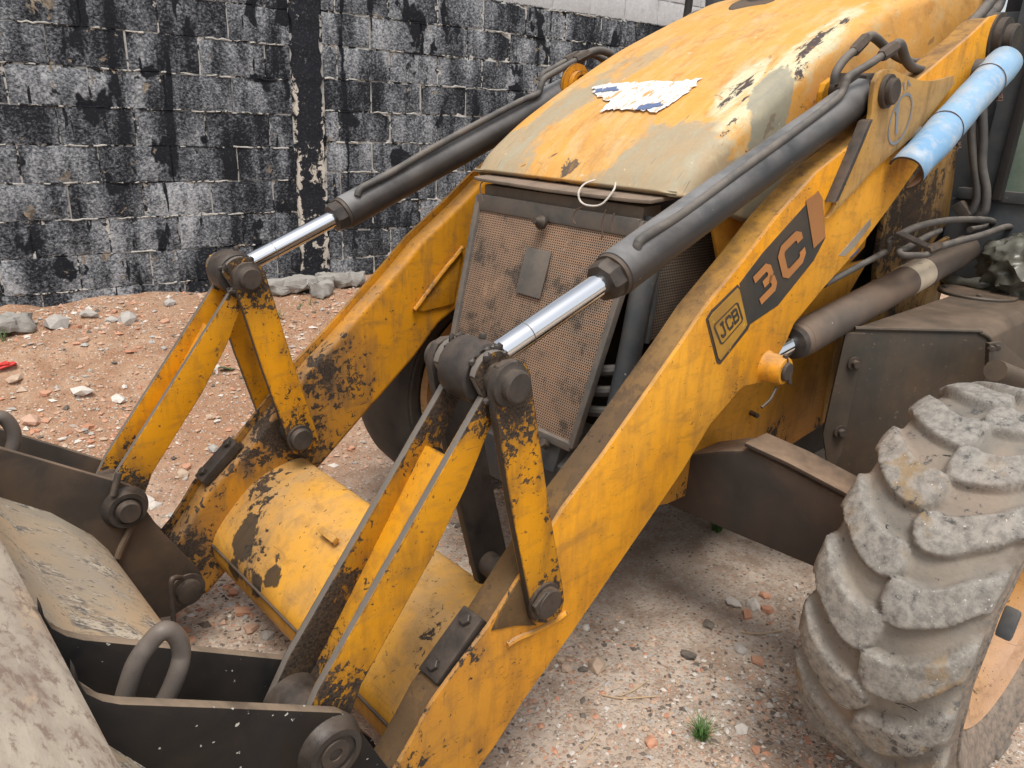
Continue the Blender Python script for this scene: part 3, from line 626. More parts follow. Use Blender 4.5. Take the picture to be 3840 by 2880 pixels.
letter('letter', 'C', quadmap(*[(-0.983,0.488,1.176),(-1.062,0.488,1.219),(-1.011,0.488,1.286),(-0.931,0.488,1.245)], (0,1,0)), 'decal_orange', dec, .30)
JB = [(-0.637,0.488,1.112),(-0.653,0.488,1.13),(-0.755,0.488,1.181),(-0.77,0.488,1.171),(-0.842,0.488,1.07),(-0.835,0.488,1.057),(-0.727,0.488,0.985),(-0.711,0.488,0.992)]
jd = fin('badge_decal', slab(JB, (0,-.0018,0), 0), 'decal_black', ML, smooth=False, label='yellow badge decal with black lettering JCB')
JI = [(-0.646,0.49,1.111),(-0.659,0.49,1.124),(-0.755,0.49,1.173),(-0.765,0.49,1.166),(-0.824,0.49,1.073),(-0.818,0.49,1.064),(-0.724,0.49,0.997),(-0.712,0.49,1.006)]
fin('badge_field', slab(JI, (0,-.0011,0), 0), 'decal_yellow', jd, smooth=False)
bm = bmesh.new(); JF = quadmap(*[(-0.717,0.49,1.038),(-0.799,0.49,1.087),(-0.76,0.49,1.138),(-0.67,0.49,1.093)], (0,1,0))
ribbon(bm, [(.06,.0),(.94,.0),(1,.08),(1,.92),(.94,1),(.06,1),(0,.92),(0,.08)], .06, JF, .0009, True); me = bpy.data.meshes.new('badge_outline'); bm.to_mesh(me); bm.free(); me.materials.append(M['decal_black']); put('badge_outline', me, jd)
def sub(fn, u0, u1, v0, v1): return lambda u, v, h=0: fn(u0+(u1-u0)*u, v0+(v1-v0)*v, h)
for ch, a, b in (('J',.12,.34),('C',.42,.62),('B',.69,.89)): letter('letter', ch, sub(JF, a, b, .24, .78), 'decal_black', jd, .26, .0009)
fin('grey_tape', slab([(-1.274,0.488,1.204),(-1.437,0.489,1.298),(-1.452,0.488,1.278),(-1.364,0.488,1.22),(-1.316,0.488,1.2)], (0,-.0015,0), 0), 'tape', ML, smooth=False)
fin('blue_mark', slab([(-1.349,0.488,1.192),(-1.403,0.488,1.215),(-1.396,0.488,1.202),(-1.356,0.488,1.19)], (0,-.0015,0), 0), 'blue_mark', ML, smooth=False)
# stencilled ring, numeral and letters on the bracket plate
def stroke(name, path, wd, closed=False, y=.5012, mat='stencil', parent=brk):
    bm = bmesh.new(); ribbon(bm, path, wd, lambda u, v, h: V(u, y+h, v), .0007, closed); me = bpy.data.meshes.new(name); bm.to_mesh(me); bm.free(); me.materials.append(M[mat]); return put(name, me, parent)
rc = Vector([(-1.475,1.575)][0]); ra = Vector([(-1.482,1.641)][0])-rc; rb = Vector([(-1.54,1.583)][0])-rc
stroke('stencil_ring', [tuple(rc+ra*math.cos(t)+rb*math.sin(t)) for t in (2*math.pi*i/44 for i in range(44))], .0075, True)
stroke('numeral', [(-1.433,1.589),(-1.444,1.609),(-1.446,1.587),(-1.468,1.534)], .016)
lm = quadmap(*[(-1.426,0.501,1.632),(-1.503,0.501,1.663),(-1.487,0.501,1.68),(-1.412,0.501,1.653)], (0,1,0))
for ch, a, b in (('O',.0,.24),('T',.38,.62),('A',.70,.98)): letter('letter', ch, sub(lm, a, b, .05, .95), 'stencil', brk, .2, .0007)
# ---- far loader arm
PF = inset(PROF, 0.)
farm = fin('loader_arm', prism(inset(PROF, .012), -.69, -.62, .018, seg=4), 'arm_far', ML, label='far loader arm with scraped yellow paint')
fin('side_plate', prism(PROF, -.706, -.6915, .0025), 'arm_far', farm)
GU = [(-0.808,1.102),(-0.779,1.073),(-0.715,1.016),(-0.636,0.936),(-0.599,0.904),(-0.642,0.895),(-0.772,0.904),(-0.791,0.995)]
fin('gusset', slab([ (x,-.611,z) for x,z in GU], (0,-.008,0), .003), 'arm_far', farm)
fin('weld_strip', tube([(-0.804,-0.606,1.103),(-0.774,-0.606,1.074),(-0.711,-0.606,1.018),(-0.631,-0.606,0.938),(-0.599,-0.606,0.907)], .008, 8), 'arm_far', farm)
# ---- torque tube between the arms
TT = [(.140,.285),(.128,.20),(.09,.165),(.02,.20),(-.10,.32),(-.175,.41),(-.194,.455),(-.17,.485),(-.10,.475),(-.03,.455),(.02,.425),(.10,.345)]
tt = fin('torque_tube', prism(smooth2d(TT, 2), -.622, .409, 0), 'tube', ML, ang=50)
fin('seam_weld', tube([(.1405,-.61,.283),(.1405,-.3,.283),(.1405,.0,.283),(.1405,.4,.283)], .004, 8, 2), 'bolt', tt)
cl = V(-.005,-.1,.448)
CLP = (-0.007,-0.18,0.453)
fin('hose_clip', slab([V(*CLP)+V(.0,-.03,0), V(*CLP)+V(0,.045,.0), V(*CLP)+V(-.014,.045,.012), V(*CLP)+V(-.014,-.03,.012)], (.010,0,.012), .002), 'tube', tt)

# ---- tilt linkage, near and far
def rnd_(c, r, a0, a1, n=9): return [(c[0]+r*math.cos(math.radians(a0+(a1-a0)*i/n)), c[1]+r*math.sin(math.radians(a0+(a1-a0)*i/n))) for i in range(n+1)]
U2, L2, B2 = (UP[0], UP[2]), (LOW[0], LOW[2]), (BUP[0], BUP[2])
LEV = [(0.374,0.614),(0.026,1.063)] + rnd_(U2, .050, 10, 225, 12) + [(0.004,1.01),(0.06,0.901),(0.137,0.781),(0.292,0.581)] + rnd_(B2, .055, -150, -10, 6)
LINK = [(0.035,1.083),(0.032,1.106),(0.021,1.125),(0.002,1.133),(-0.02,1.132),(-0.041,1.122),(-0.052,1.104),(-0.059,1.071),(-0.071,1.028),(-0.095,0.927),(-0.126,0.801),(-0.167,0.656),(-0.186,0.588),(-0.192,0.555),(-0.187,0.531),(-0.17,0.518),(-0.137,0.524),(-0.104,0.541),(-0.09,0.588),(-0.06,0.697),(-0.024,0.83),(0.005,0.951),(0.026,1.037)]
def linkage(near):
    dy = 0 if near else -1.05; lm_ = 'link' if near else 'link_far'
    lv = fin('tilt_lever', prism(LEV, .457+dy, .475+dy, .0022, em=1), [lm_, 'edge_steel'], ML)
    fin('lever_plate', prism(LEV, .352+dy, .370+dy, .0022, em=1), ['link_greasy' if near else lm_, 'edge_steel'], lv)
    a, b = Vector(U2), Vector(B2); t = (b-a).normalized(); n = Vector((-t.y, t.x)); n = n if n.x > 0 else -n
    c0 = a.lerp(b, .24)-n*.022; c1 = a.lerp(b, .97)-n*.022
    fin('lever_web', prism([tuple(c0-n*.008), tuple(c1-n*.008), tuple(c1+n*.006), tuple(c0+n*.006)], .369+dy, .458+dy, .003), lm_, lv)
    fin('lever_boss', cyl((B2[0], .37+dy, B2[1]), (B2[0], .457+dy, B2[1]), .058, .004), 'grease' if near else 'bolt', lv)
    fin('link_plate', prism(LINK, .490+dy, .510+dy, .0022, em=1), [lm_, 'bolt'], ML)
    fin('link_plate', prism(LINK, .312+dy, .332+dy, .0022, em=1), ['grease' if near else lm_, 'bolt'], ML, label='inner link plate black with grease' if near else None)
    up = fin('upper_pin', revolve((U2[0], .30+dy, U2[1]), (U2[0], .54+dy, U2[1]), [(0,.03),(.208,.03),(.209,.041),(.217,.041),(.219,.033),(.221,.030),(.236,.030),(.239,.026)], 36), 'bolt', ML)
    eye = fin('rod_eye', revolve((U2[0], .374+dy, U2[1]), (U2[0], .453+dy, U2[1]), [(0,.052),(.004,.0575),(.018,.0595),(.06,.0595),(.075,.0575),(.079,.052)], 36), 'grease', ML)
    fin('grease_nipple', hexnut((U2[0]-.012, .42+dy, U2[1]+.056), (U2[0]-.014, .42+dy, U2[1]+.069), .007), 'bolt', eye)
    # grease caked between the plates, lumpy
    bm = bmesh.new(); r = random.Random(4 if near else 6)
    for k in range(26):
        an = r.uniform(20, 330); y = r.choice((.372, .455, .372, .455, .486))+dy+r.uniform(-.004, .004); q = r.uniform(.044, .058)
        p = V(U2[0]+q*math.cos(math.radians(an)), y, U2[1]+q*math.sin(math.radians(an)))
        m4 = Matrix.Translation(p) @ Matrix.Diagonal((r.uniform(.006,.013), r.uniform(.004,.008), r.uniform(.006,.013), 1)); bmesh.ops.create_icosphere(bm, subdivisions=1, radius=1, matrix=m4)
    tag(fin('caked_grease', bm, 'grease', eye), kind='stuff')
    lp = fin('lower_pin', revolve((L2[0], .30+dy, L2[1]), (L2[0], .533+dy, L2[1]), [(0,.028),(.208,.028),(.2085,.041),(.217,.041),(.2175,.034),(.229,.034),(.233,.030)], 36), 'bolt', ML)
    if near: fin('pin_lug', slab([(L2[0]+.012,.519,L2[1]+.036),(L2[0]+.045,.519,L2[1]+.012),(L2[0]+.036,.519,L2[1]-.012),(L2[0]+.0,.519,L2[1]+.0)], (0,.012,0), .003), 'bolt', lp)
    # tilt cylinder
    A = V(*(0.015,0.43,1.088))+V(0,dy,0); G = V(*(-0.327,0.43,1.223))+V(0,dy,0); E = V(*(-1.387,0.43,1.644))+V(0,dy,0)
    if not near: A = V(*(0.007,-0.635,1.099)); G = V(*(-0.325,-0.635,1.223)); E = V(*(-1.331,-0.635,1.641))
    d = (E-G).normalized()
    A0 = V(U2[0], .414+dy, U2[1]); 
    tc = fin('tilt_cylinder', revolve(G+d*.035, E-d*.03, [(0,.046),(.003,.050),((E-G).length-.085,.050),((E-G).length-.073,.046),((E-G).length-.072,.041),((E-G).length-.068,.041)], 40), 'cyl', ML)
    fin('chrome_rod', cyl(A0+(G-A0).normalized()*.04, G+d*.03, .0245, .001, 40), 'chrome', tc)
    fin('rod_seam', revolve(A0.lerp(G, .38), A0.lerp(G, .38)+d*.002, [(0,.0245),(.001,.0249),(.002,.0245)], 40, caps=False), 'edge_steel', tc)
    fin('gland_nut', revolve(G-d*.008, G+d*.036, [(0,.032),(.002,.040),(.012,.0445),(.036,.0445),(.044,.043)], 8), 'grease', tc)
    fin('gland_ring', revolve(G+d*.026, G+d*.036, [(0,.0435),(.001,.047),(.01,.048)], 36), 'bolt', tc)
    fin('cylinder_eye', cyl(E+V(-.02,-.042,0)+d*.0, E+V(-.02,.042,0), .047, .004), 'grease', tc)
    fin('neck', revolve(E-d*.075, E, [(0,.045),(.03,.038),(.075,.034)], 24), 'grease', tc)
    return lv
linkage(True); linkage(False)
cyls = [o for o in COL.objects if o.name.startswith('tilt_cylinder')]; tcn, tcf = cyls[0], cyls[1]
# oil pipes and hoses of the near cylinder
fin('oil_pipe', tube([(-0.396,0.455,1.283),(-0.398,0.455,1.299),(-0.418,0.455,1.313),(-0.544,0.455,1.354),(-0.753,0.455,1.441),(-0.941,0.455,1.517),(-1.106,0.455,1.586),(-1.181,0.455,1.623),(-1.199,0.455,1.65),(-1.208,0.455,1.667),(-1.245,0.455,1.682)] + [(-1.289,0.47,1.706),(-1.35,0.47,1.73)], .0105, 12, 6), 'hose', tcn)
fin('hose_fitting', hexnut((-1.345,0.47,1.728), (-1.425,0.47,1.76), .017), 'bolt', tcn)
fin('hose', tube([(-1.412,0.47,1.756), (-1.437,0.47,1.767), (-1.474,0.465,1.763), (-1.531,0.46,1.735), (-1.607,0.455,1.718), (-1.747,0.44,1.719), (-1.925,0.42,1.74), (-2.069,0.4,1.77)], .0135, 12, 8), 'hose', tcn)
fin('oil_pipe', tube([(-1.251,0.4,1.653),(-1.248,0.4,1.675),(-1.261,0.4,1.696),(-1.294,0.4,1.722),(-1.333,0.4,1.742)], .0115, 12, 6), 'hose', tcn)
fin('hose_fitting', hexnut((-1.328,0.4,1.739), (-1.394,0.4,1.78), .0165), 'bolt', tcn)
fin('hose', tube([(-1.385,0.4,1.774), (-1.415,0.4,1.786), (-1.467,0.395,1.784), (-1.545,0.39,1.77), (-1.642,0.385,1.754), (-1.764,0.38,1.746), (-1.88,0.37,1.753), (-1.996,0.36,1.771)], .013, 12, 8), 'hose', tcn)
fin('port_block', slab([(-1.249,0.4,1.644), (-1.331,0.4,1.648), (-1.379,0.4,1.683), (-1.274,0.4,1.683)], (0,.03,0), .004), 'grease', tcn)
# far cylinder
fin('oil_pipe', tube([(-0.386,-0.6,1.29),(-0.393,-0.6,1.305),(-0.416,-0.6,1.319),(-0.499,-0.6,1.351),(-0.657,-0.6,1.424),(-0.886,-0.6,1.521),(-1.052,-0.6,1.588),(-1.122,-0.6,1.611),(-1.135,-0.6,1.639),(-1.15,-0.6,1.662),(-1.192,-0.6,1.683),(-1.306,-0.6,1.733)], .011, 12, 6), 'hose', tcf)
fin('hose_fitting', hexnut((-1.301,-0.6,1.732), (-1.365,-0.6,1.759), .018), 'bolt', tcf)
fin('hose', tube([(-1.36,-0.6,1.758),(-1.397,-0.6,1.77),(-1.44,-0.6,1.775),(-1.493,-0.6,1.766),(-1.565,-0.6,1.736),(-1.658,-0.6,1.684)], .014, 12, 8), 'hose', tcf)
fin('oil_pipe', tube([(-1.201,-0.67,1.658),(-1.213,-0.67,1.682),(-1.25,-0.67,1.699),(-1.331,-0.67,1.735)], .0105, 12, 6), 'hose', tcf)
fin('hose_fitting', hexnut((-1.324,-0.67,1.733), (-1.392,-0.67,1.76), .017), 'bolt', tcf)
fin('hose', tube([(-1.387,-0.67,1.758),(-1.442,-0.67,1.767),(-1.509,-0.67,1.759),(-1.609,-0.67,1.73),(-1.7,-0.67,1.692)], .013, 12, 8), 'hose', tcf)
fl = (-1.304,-0.585,1.648); fin('lug_bracket', revolve(V(*fl)+V(0,-.012,0), V(*fl)+V(0,.024,0), [(0,.075),(.012,.075),(.0125,.05),(.036,.05),(.0361,.036),(.02,.036)], 36), 'arm_far', ML)

# ---- bucket
BK = fin('bucket', prism([(.735,.80),(.70,.735),(.643,.640),(.547,.565),(.465,.470),(.434,.416),(.409,.352),(.375,.24),(.36,.12),(.40,.03),(.52,.015),(.52,.027),(.41,.042),(.374,.125),(.389,.24),(.422,.347),(.447,.408),(.476,.46),(.556,.553),(.652,.628),(.72,.70),(.76,.80)], -1.15, 1.10, 0), 'bsheet', ML, ang=50)
RL = [(.722,.853),(.735,.868),(.95,1.015),(1.02,1.04),(1.02,1.02),(.95,.99),(.745,.79),(.73,.80)]
fin('top_rail', prism(RL, -1.15, 1.10, .006), 'beam', BK, ang=25)
HP = [(0.72,0.871),(0.719,0.86),(0.718,0.843),(0.712,0.824),(0.696,0.803),(0.676,0.786),(0.534,0.695),(0.356,0.58),(0.333,0.554),(0.311,0.502),(0.288,0.451),(0.263,0.397)] + [(.19,.29),(.165,.21),(.18,.15),(.235,.125),(.30,.13),(.36,.16),(.40,.33),(.43,.40),(.47,.455),(.55,.55),(.65,.62),(.735,.72)]
HP = HP[:1]+HP[1:]
HF = [(0.623,0.76),(0.392,0.602),(0.356,0.577),(0.336,0.544),(0.327,0.492),(0.296,0.417),(0.212,0.266),(0.201,0.235),(0.206,0.201),(0.225,0.174),(0.253,0.155),(0.294,0.142)] + [(.36,.16),(.40,.33),(.43,.40),(.47,.455),(.55,.55),(.65,.62),(.735,.70),(.74,.80),(.725,.845),(.69,.81)]
for y, P, mt in ((.49, HP, 'bucket_dark'), (.322, HP, 'bucket_dark'), (-.56, HF, 'bucket_far'), (-.738, HF, 'bucket_far')):
    fin('hinge_plate', prism(P, y, y+.02, .003), mt, BK)
for dy in (0, -1.05):
    b = BK
    fin('hinge_boss', revolve((B2[0],.505+dy,B2[1]), (B2[0],.535+dy,B2[1]), [(0,.06),(.008,.058),(.02,.05),(.03,.048),(.0301,.037),(.025,.037)], 36), 'grease', b)
    fin('bucket_pin', revolve((B2[0],.33+dy,B2[1]), (B2[0],.537+dy,B2[1]), [(0,.03),(.195,.03),(.203,.026),(.2031,.012),(.198,.012)] if dy == 0 else [(0,.03),(.21,.03),(.222,.026)], 32), 'bolt', b)
lw_ = (0.248,-0.54,0.211); fin('hinge_boss', revolve(V(*lw_)+V(0,-.01,0), V(*lw_)+V(0,.022,0), [(0,.052),(.016,.05),(.0165,.036),(.03,.036),(.032,.033)], 32), 'bolt', BK)
lw2 = (.252,.45,.221); fin('arm_pin', cyl((.252,.30,.221), (.252,.54,.221), .036), 'bolt', BK)
fin('pin_bolt', cyl((0.384,-0.53,0.63), (0.409,-0.52,0.573), .009, .002, 12), 'bolt', BK)
fin('pin_bolt', tube([(0.37,-0.525,0.493), (0.374,-0.53,0.464), (0.404,-0.535,0.409), (0.415,-0.535,0.385)], .010, 10), 'bucket_far', BK)
fin('bent_pin', tube([(0.265,-0.52,0.268), (0.288,-0.505,0.286), (0.3,-0.5,0.281), (0.305,-0.5,0.232), (0.307,-0.5,0.146)], .0075, 10), 'bolt', BK)
hk = [(0.658,0.42,0.705),(0.633,0.42,0.766),(0.608,0.42,0.795)] + [(0.59,0.425,0.81),(0.578,0.425,0.801),(0.57,0.425,0.782),(0.569,0.425,0.758)] + [(0.577,0.43,0.738),(0.592,0.43,0.708),(0.61,0.43,0.68)]
fin('lifting_hook', tube(hk, .0138, 16, 6), 'steel', BK)
hk2 = [(0.647,-0.63,0.744),(0.62,-0.63,0.791),(0.604,-0.63,0.803),(0.591,-0.63,0.796),(0.58,-0.63,0.769),(0.58,-0.63,0.738),(0.595,-0.63,0.699)]
fin('lifting_hook', tube(hk2, .0165, 16, 6), 'steel', BK)

# ---- front wheel (near): lugged tyre, rim
WC = V(-1.052, 1.04, .505); WR = .505
wh = empty('front_wheel', (WC.x, WC.y, 0)); wh.parent = ML; wh.location = V(WC.x, WC.y, 0)-wl(ML); 
def tyre(name, c, parent, mat, lug=True, steer=-3.5, na=900, hw=.162, flip=1):
    prof = [(-.105,.300),(-.128,.316),(-.15,.35),(-.162,.388),(-.160,.422),(-.149,.444)] + [(-.132+.264*i/34, None) for i in range(35)] + [(.149,.444),(.160,.422),(.166,.406),(.1675,.402),(.163,.398),(.163,.393),(.1675,.389),(.168,.384),(.1635,.379),(.150,.35),(.128,.316),(.105,.300)]
    pr = []
    for y, r in prof:
        if r is None: t = y/.132; r = .4725-.0125*t*t-.008*t**6
        pr.append((y*hw/.162, r))
    # denser on the shoulders
    dn = []
    for i in range(len(pr)-1):
        k = 3 if .13 < abs(pr[i][0]) < .166 and pr[i][1] > .385 else 1
        for j in range(k): dn.append((pr[i][0]+(pr[i+1][0]-pr[i][0])*j/k, pr[i][1]+(pr[i+1][1]-pr[i][1])*j/k))
    dn.append(pr[-1]); P = np.array(dn); npf = len(P)
    th = np.linspace(0, 2*np.pi, na, endpoint=False); T, Y = np.meshgrid(th, P[:,0], indexing='ij'); Rr = np.broadcast_to(P[:,1], T.shape).copy(); mask = np.zeros_like(T)
    if lug:
        N = 19; R0 = .48; sp = 2*np.pi/N
        for sgn in (1, -1):
            yy = Y*sgn
            arc = -.32*yy + 6.6*np.maximum(yy, 0)**2
            ph = ((T - (0 if sgn > 0 else .5)*sp - arc/R0 + sp/2) % sp - sp/2)*R0
            jit = .004*np.sin(T*13+sgn*2)+.003*np.sin(T*31+Y*40)
            half = .046+.035*np.maximum(yy-.0, 0)+jit*.6
            de = half-np.abs(ph)                                   # distance inside the flanks
            dh = (yy+.012+jit)                                      # head near the centre line
            k = .034; de2 = np.where(dh < k, k-np.sqrt(np.maximum(k-dh, 0)**2+np.maximum(k-de, 0)**2), de); d = np.minimum(de2, dh)
            m_ = np.clip((d+.004)/np.where((ph > 0) & (yy > .03), .017, .0095), 0, 1); m_ = m_*m_*(3-2*m_)
            fade = np.clip((Rr-.418)/.030, 0, 1)
            mask = np.maximum(mask, m_*np.where(yy > -.03, 1, 0)*fade)
    rnd = np.array([[mn.noise((math.cos(t)*7, math.sin(t)*7, y*14)) for y in P[:,0]] for t in th])
    hgt = .025*mask*(1+.16*rnd) + .0025*rnd
    # push along the profile normal (mostly radial; outwards on the shoulder)
    ny = np.gradient(P[:,1]); nr = -np.gradient(P[:,0]); L = np.hypot(ny, nr); ny, nr = ny/L, nr/L
    s_ = np.sign(-nr[npf//2]) if nr[npf//2] < 0 else 1
    ny, nr = (-ny, -nr) if nr[npf//2] < 0 else (ny, nr)
    Rr = Rr + hgt*nr; Yn = Y + hgt*ny
    st = math.radians(steer); ax = np.array([-math.sin(st), math.cos(st), 0]); fw = np.array([math.cos(st), math.sin(st), 0])
    co = np.array(c) + Yn[...,None]*ax + (Rr*np.cos(T))[...,None]*fw + (Rr*np.sin(T))[...,None]*np.array([0,0,1])
    idx = np.arange(na*npf).reshape(na, npf); nx_ = np.roll(idx, -1, 0)
    f = np.stack([idx[:,:-1], nx_[:,:-1], nx_[:,1:], idx[:,1:]], -1).reshape(-1,4)
    me = bpy.data.meshes.new(name); me.from_pydata(co.reshape(-1,3).tolist(), [], f.tolist()); me.materials.append(M[mat]); me.shade_smooth()
    at = me.attributes.new('lug', 'FLOAT', 'POINT'); at.data.foreach_set('value', mask.ravel().astype(np.float32))
    at = me.attributes.new('side', 'FLOAT', 'POINT'); at.data.foreach_set('value', np.clip((.452-Rr)/.05, 0, 1).ravel().astype(np.float32))
    bm = bmesh.new(); bm.from_mesh(me); bmesh.ops.recalc_face_normals(bm, faces=bm.faces); bm.to_mesh(me); bm.free()
    return put(name, me, parent)
ty = tyre('tyre', WC, wh, 'tyre')
st = math.radians(-3.5); AX = V(-math.sin(st), math.cos(st), 0)
rim = fin('rim', revolve(WC-AX*.12, WC+AX*.2, [(0,.285),(.0,.318),(.012,.318),(.02,.275),(.06,.255),(.15,.255),(.205,.273),(.222,.285),(.233,.306),(.240,.308),(.243,.302),(.236,.296),(.222,.27),(.16,.248),(.10,.24),(.085,.22),(.088,.165),(.10,.135),(.16,.13),(.18,.105),(.182,.0)], 64, caps=False), 'rim', wh)
fin('wheel_weight', slab([WC+AX*.135+V(.306*math.cos(a), 0, .306*math.sin(a)) for a in (math.radians(q) for q in (16,20,25,29))]+[WC+AX*.135+V(.285*math.cos(a), 0, .285*math.sin(a)) for a in (math.radians(q) for q in (28,24,20,17))], AX*.03, .006), 'frame', wh)
# far wheel
wf = empty('front_wheel', (-1.06, -.88, 0)); wf.parent = ML; wf.location = V(-1.06,-.88,0)-wl(ML); tag(wf, 'far front wheel with a smooth worn black tyre')
tyre('tyre', V(-1.06,-.885,.52), wf, 'farTyre', lug=False, steer=0, na=160, hw=.15)
fin('rim', revolve((-1.06,-.99,.52), (-1.06,-.75,.52), [(0,.33),(.02,.29),(.22,.29),(.24,.33),(.24,.30),(.16,.25),(.15,.05),(.15,0)], 40, caps=False), 'rim', wf)
# ---- front axle
fin('front_axle', prism([(-.951,.43),(-.951,.61),(-.965,.62),(-1.10,.62),(-1.115,.61),(-1.115,.43)], -.62, .2, .008), 'axle', ML)
axb = [V(-.95,.19,.56), V(-.95,.40,.66), V(-.95,.48,.69), V(-.95,.76,.655), V(-.95,.90,.64), V(-.95,.90,.43), V(-.95,.73,.434), V(-.95,.48,.424), V(-.95,.19,.415)]
AXL = fin('axle_arm', slab(axb, (-.16,0,0), .012), 'axle', ML)
fin('axle_flange', slab([V(-.942,.47,.70), V(-.942,.60,.69), V(-.942,.86,.655), V(-.942,.88,.645), V(-1.06,.88,.645), V(-1.06,.60,.69), V(-1.06,.47,.70)], (0,0,.012), .003), 'axle', AXL)

# ---- chassis
CH = [(-1.742,0.892),(-1.826,0.836),(-1.86,0.642),(-1.869,0.484),(-1.705,0.476),(-1.573,0.463),(-1.538,0.469),(-1.509,0.499),(-1.477,0.521),(-1.422,0.539),(-1.359,0.546),(-1.245,0.543),(-1.093,0.56),(-1.05,0.56),(-1.038,0.526),(-1.04,0.461),(-1.005,0.45),(-0.939,0.473),(-0.857,0.477)] + [(-.80,.49),(-.72,.60),(-.74,.80),(-1.0,1.0),(-1.5,1.1),(-1.95,1.1)]
fin('chassis_plate', prism(CH, .285, .302, .003), 'chassis', ML)
fin('chassis_stud', cyl((-1.266,0.3,0.671), V(*(-1.266,0.3,0.671))+V(.01,.035,0), .008, .002, 12), 'bolt', ML)
fin('chassis_plate', prism(CH, -.52, -.505, .003), 'chassis', ML)
fin('engine_bay', prism([(-.80,.50),(-.85,1.28),(-1.3,1.3),(-2.6,1.55),(-2.6,.5)], -.48, .215, 0), 'dark', ML)
fin('frame_rail', prism([(-1.80,.50),(-1.80,.97),(-2.2,1.04),(-2.78,1.14),(-2.78,.45)], .29, .31, .003), 'cowl', ML)
fin('gearbox_shade_block', prism([(-1.25,.33),(-1.25,.55),(-2.9,.55),(-2.9,.30)], -.42, .26, .03), 'dark', ML)  # unseen underside block, added to darken the ground beneath the chassis
fin('rear_axle_shade_block', prism([(-2.75,.40),(-2.75,.75),(-3.1,.75),(-3.1,.40)], -.9, .9, .02), 'dark', ML)  # unseen block across the rear, added to keep light from under the machine
# ---- bonnet: grid lofted over its sections
SXx = [-.742,-.748,-.757,-.775,-.80,-.86,-.93,-1.04,-1.15,-1.26,-1.38,-1.55,-1.72,-1.80,-1.84,-1.90,-1.97,-2.2,-2.45]
def shz(x):
    X = [.74,.755,.78,.80,.93,1.15,1.38,1.72,1.97,2.5]; Z = [1.378,1.40,1.428,1.440,1.523,1.645,1.765,1.905,1.99,2.10]; return float(np.interp(-x, X, Z))
def sect(x):
    z = shz(x)-.012; hw = .405-.03*max(0, (-.80-x)*-1 if x > -.80 else 0)/.06; crown = .040*min(1, max(0, (-.745-x)/.20))
    if x < -1.82: hw += .02*min(1, (-1.82-x)/.06)
    drop = .02+.30*min(1, max(0, (-.78-x)/.35)); out = []
    for i in range(49):
        t = -1+2*i/48; a = abs(t); s = 1 if t > 0 else -1
        if a < .62: y = hw*.86*(a/.62); zz = z+crown*(1-(a/.62)**2*.55)
        elif a < .84: q = (a-.62)/.22*math.pi/2; y = hw*.86+hw*.14*math.sin(q); zz = z+crown*.45-(hw*.15)*(1-math.cos(q))-.0
        else: q = (a-.84)/.16; y = hw+.012*q; zz = z+crown*.45-hw*.15-drop*q
        if x > -.80: zz = max(zz, 1.372+.0*a)
        if x < -1.93: zz = max(zz, 1.79+(-1.93-x)*.10)
        out.append((x, -.1+s*y, zz))
    return out
bm = bmesh.new(); G = [[bm.verts.new(p) for p in sect(x)] for x in SXx]
for A, B in zip(G, G[1:]):
    for i in range(48):
        try: bm.faces.new((A[i], A[i+1], B[i+1], B[i]))
        except ValueError: pass
lo = [bm.verts.new((v.co.x-.03, -.1+(v.co.y+.1)*.97, v.co.z-.012)) for v in G[0]]
for i in range(48): bm.faces.new((lo[i], lo[i+1], G[0][i+1], G[0][i]))
bmesh.ops.remove_doubles(bm, verts=bm.verts, dist=.0004)
BN_ = fin('bonnet', bm, 'bonnet', ML, ang=60)
sb = BN_.modifiers.new('sub', 'SUBSURF'); sb.levels = 1; sb.render_levels = 2
so_ = BN_.modifiers.new('thick', 'SOLIDIFY'); so_.thickness = .008; so_.offset = -1
def bnz(x, y):
    z = shz(x)-.012; cr = .040*min(1, max(0, (-.745-x)/.20)); a = abs(y+.1)/(.405*.86)*.62; return z+cr*(1-(min(a,.62)/.62)**2*.55)
def onb(p, h=.004): return V(p[0], p[1], bnz(p[0], p[1])+h)
def patch(name, pts, mat, h, parent, n=10):
    """thin sheet lying on the bonnet surface inside the outline pts (x,y)"""
    bm = bmesh.new(); v = [bm.verts.new((p[0], p[1], 0)) for p in pts]; bm.faces.new(v)
    mx_ = [max(p[k] for p in pts) for k in (0,1)]; mi = [min(p[k] for p in pts) for k in (0,1)]
    for k, no in ((0,(1,0,0)), (1,(0,1,0))):
        for i in range(1, n):
            c = mi[k]+(mx_[k]-mi[k])*i/n; bmesh.ops.bisect_plane(bm, geom=bm.verts[:]+bm.edges[:]+bm.faces[:], plane_co=(c if k == 0 else 0, c if k == 1 else 0, 0), plane_no=no)
    for q in bm.verts: q.co = onb(q.co, h)
    bmesh.ops.recalc_face_normals(bm, faces=bm.faces)
    if sum(f.normal.z for f in bm.faces) < 0: bmesh.ops.reverse_faces(bm, faces=bm.faces)
    me = bpy.data.meshes.new(name); bm.to_mesh(me); bm.free(); me.materials.append(M[mat]); me.shade_smooth(); return put(name, me, parent)
def bx2(*q): return [p[:2] for p in q]
STK = [(-1.036,-0.264,1.611), (-1.09,-0.316,1.636), (-1.103,-0.258,1.648), (-1.1,-0.169,1.651), (-1.108,-0.079,1.657), (-1.113,0.001,1.657), (-1.129,0.06,1.663), (-1.082,0.073,1.635), (-1.046,0.066,1.616), (-0.999,0.063,1.59), (-0.952,0.051,1.565), (-0.952,-0.028,1.569), (-0.952,-0.092,1.57), (-0.945,-0.147,1.566), (-0.993,-0.159,1.592)]
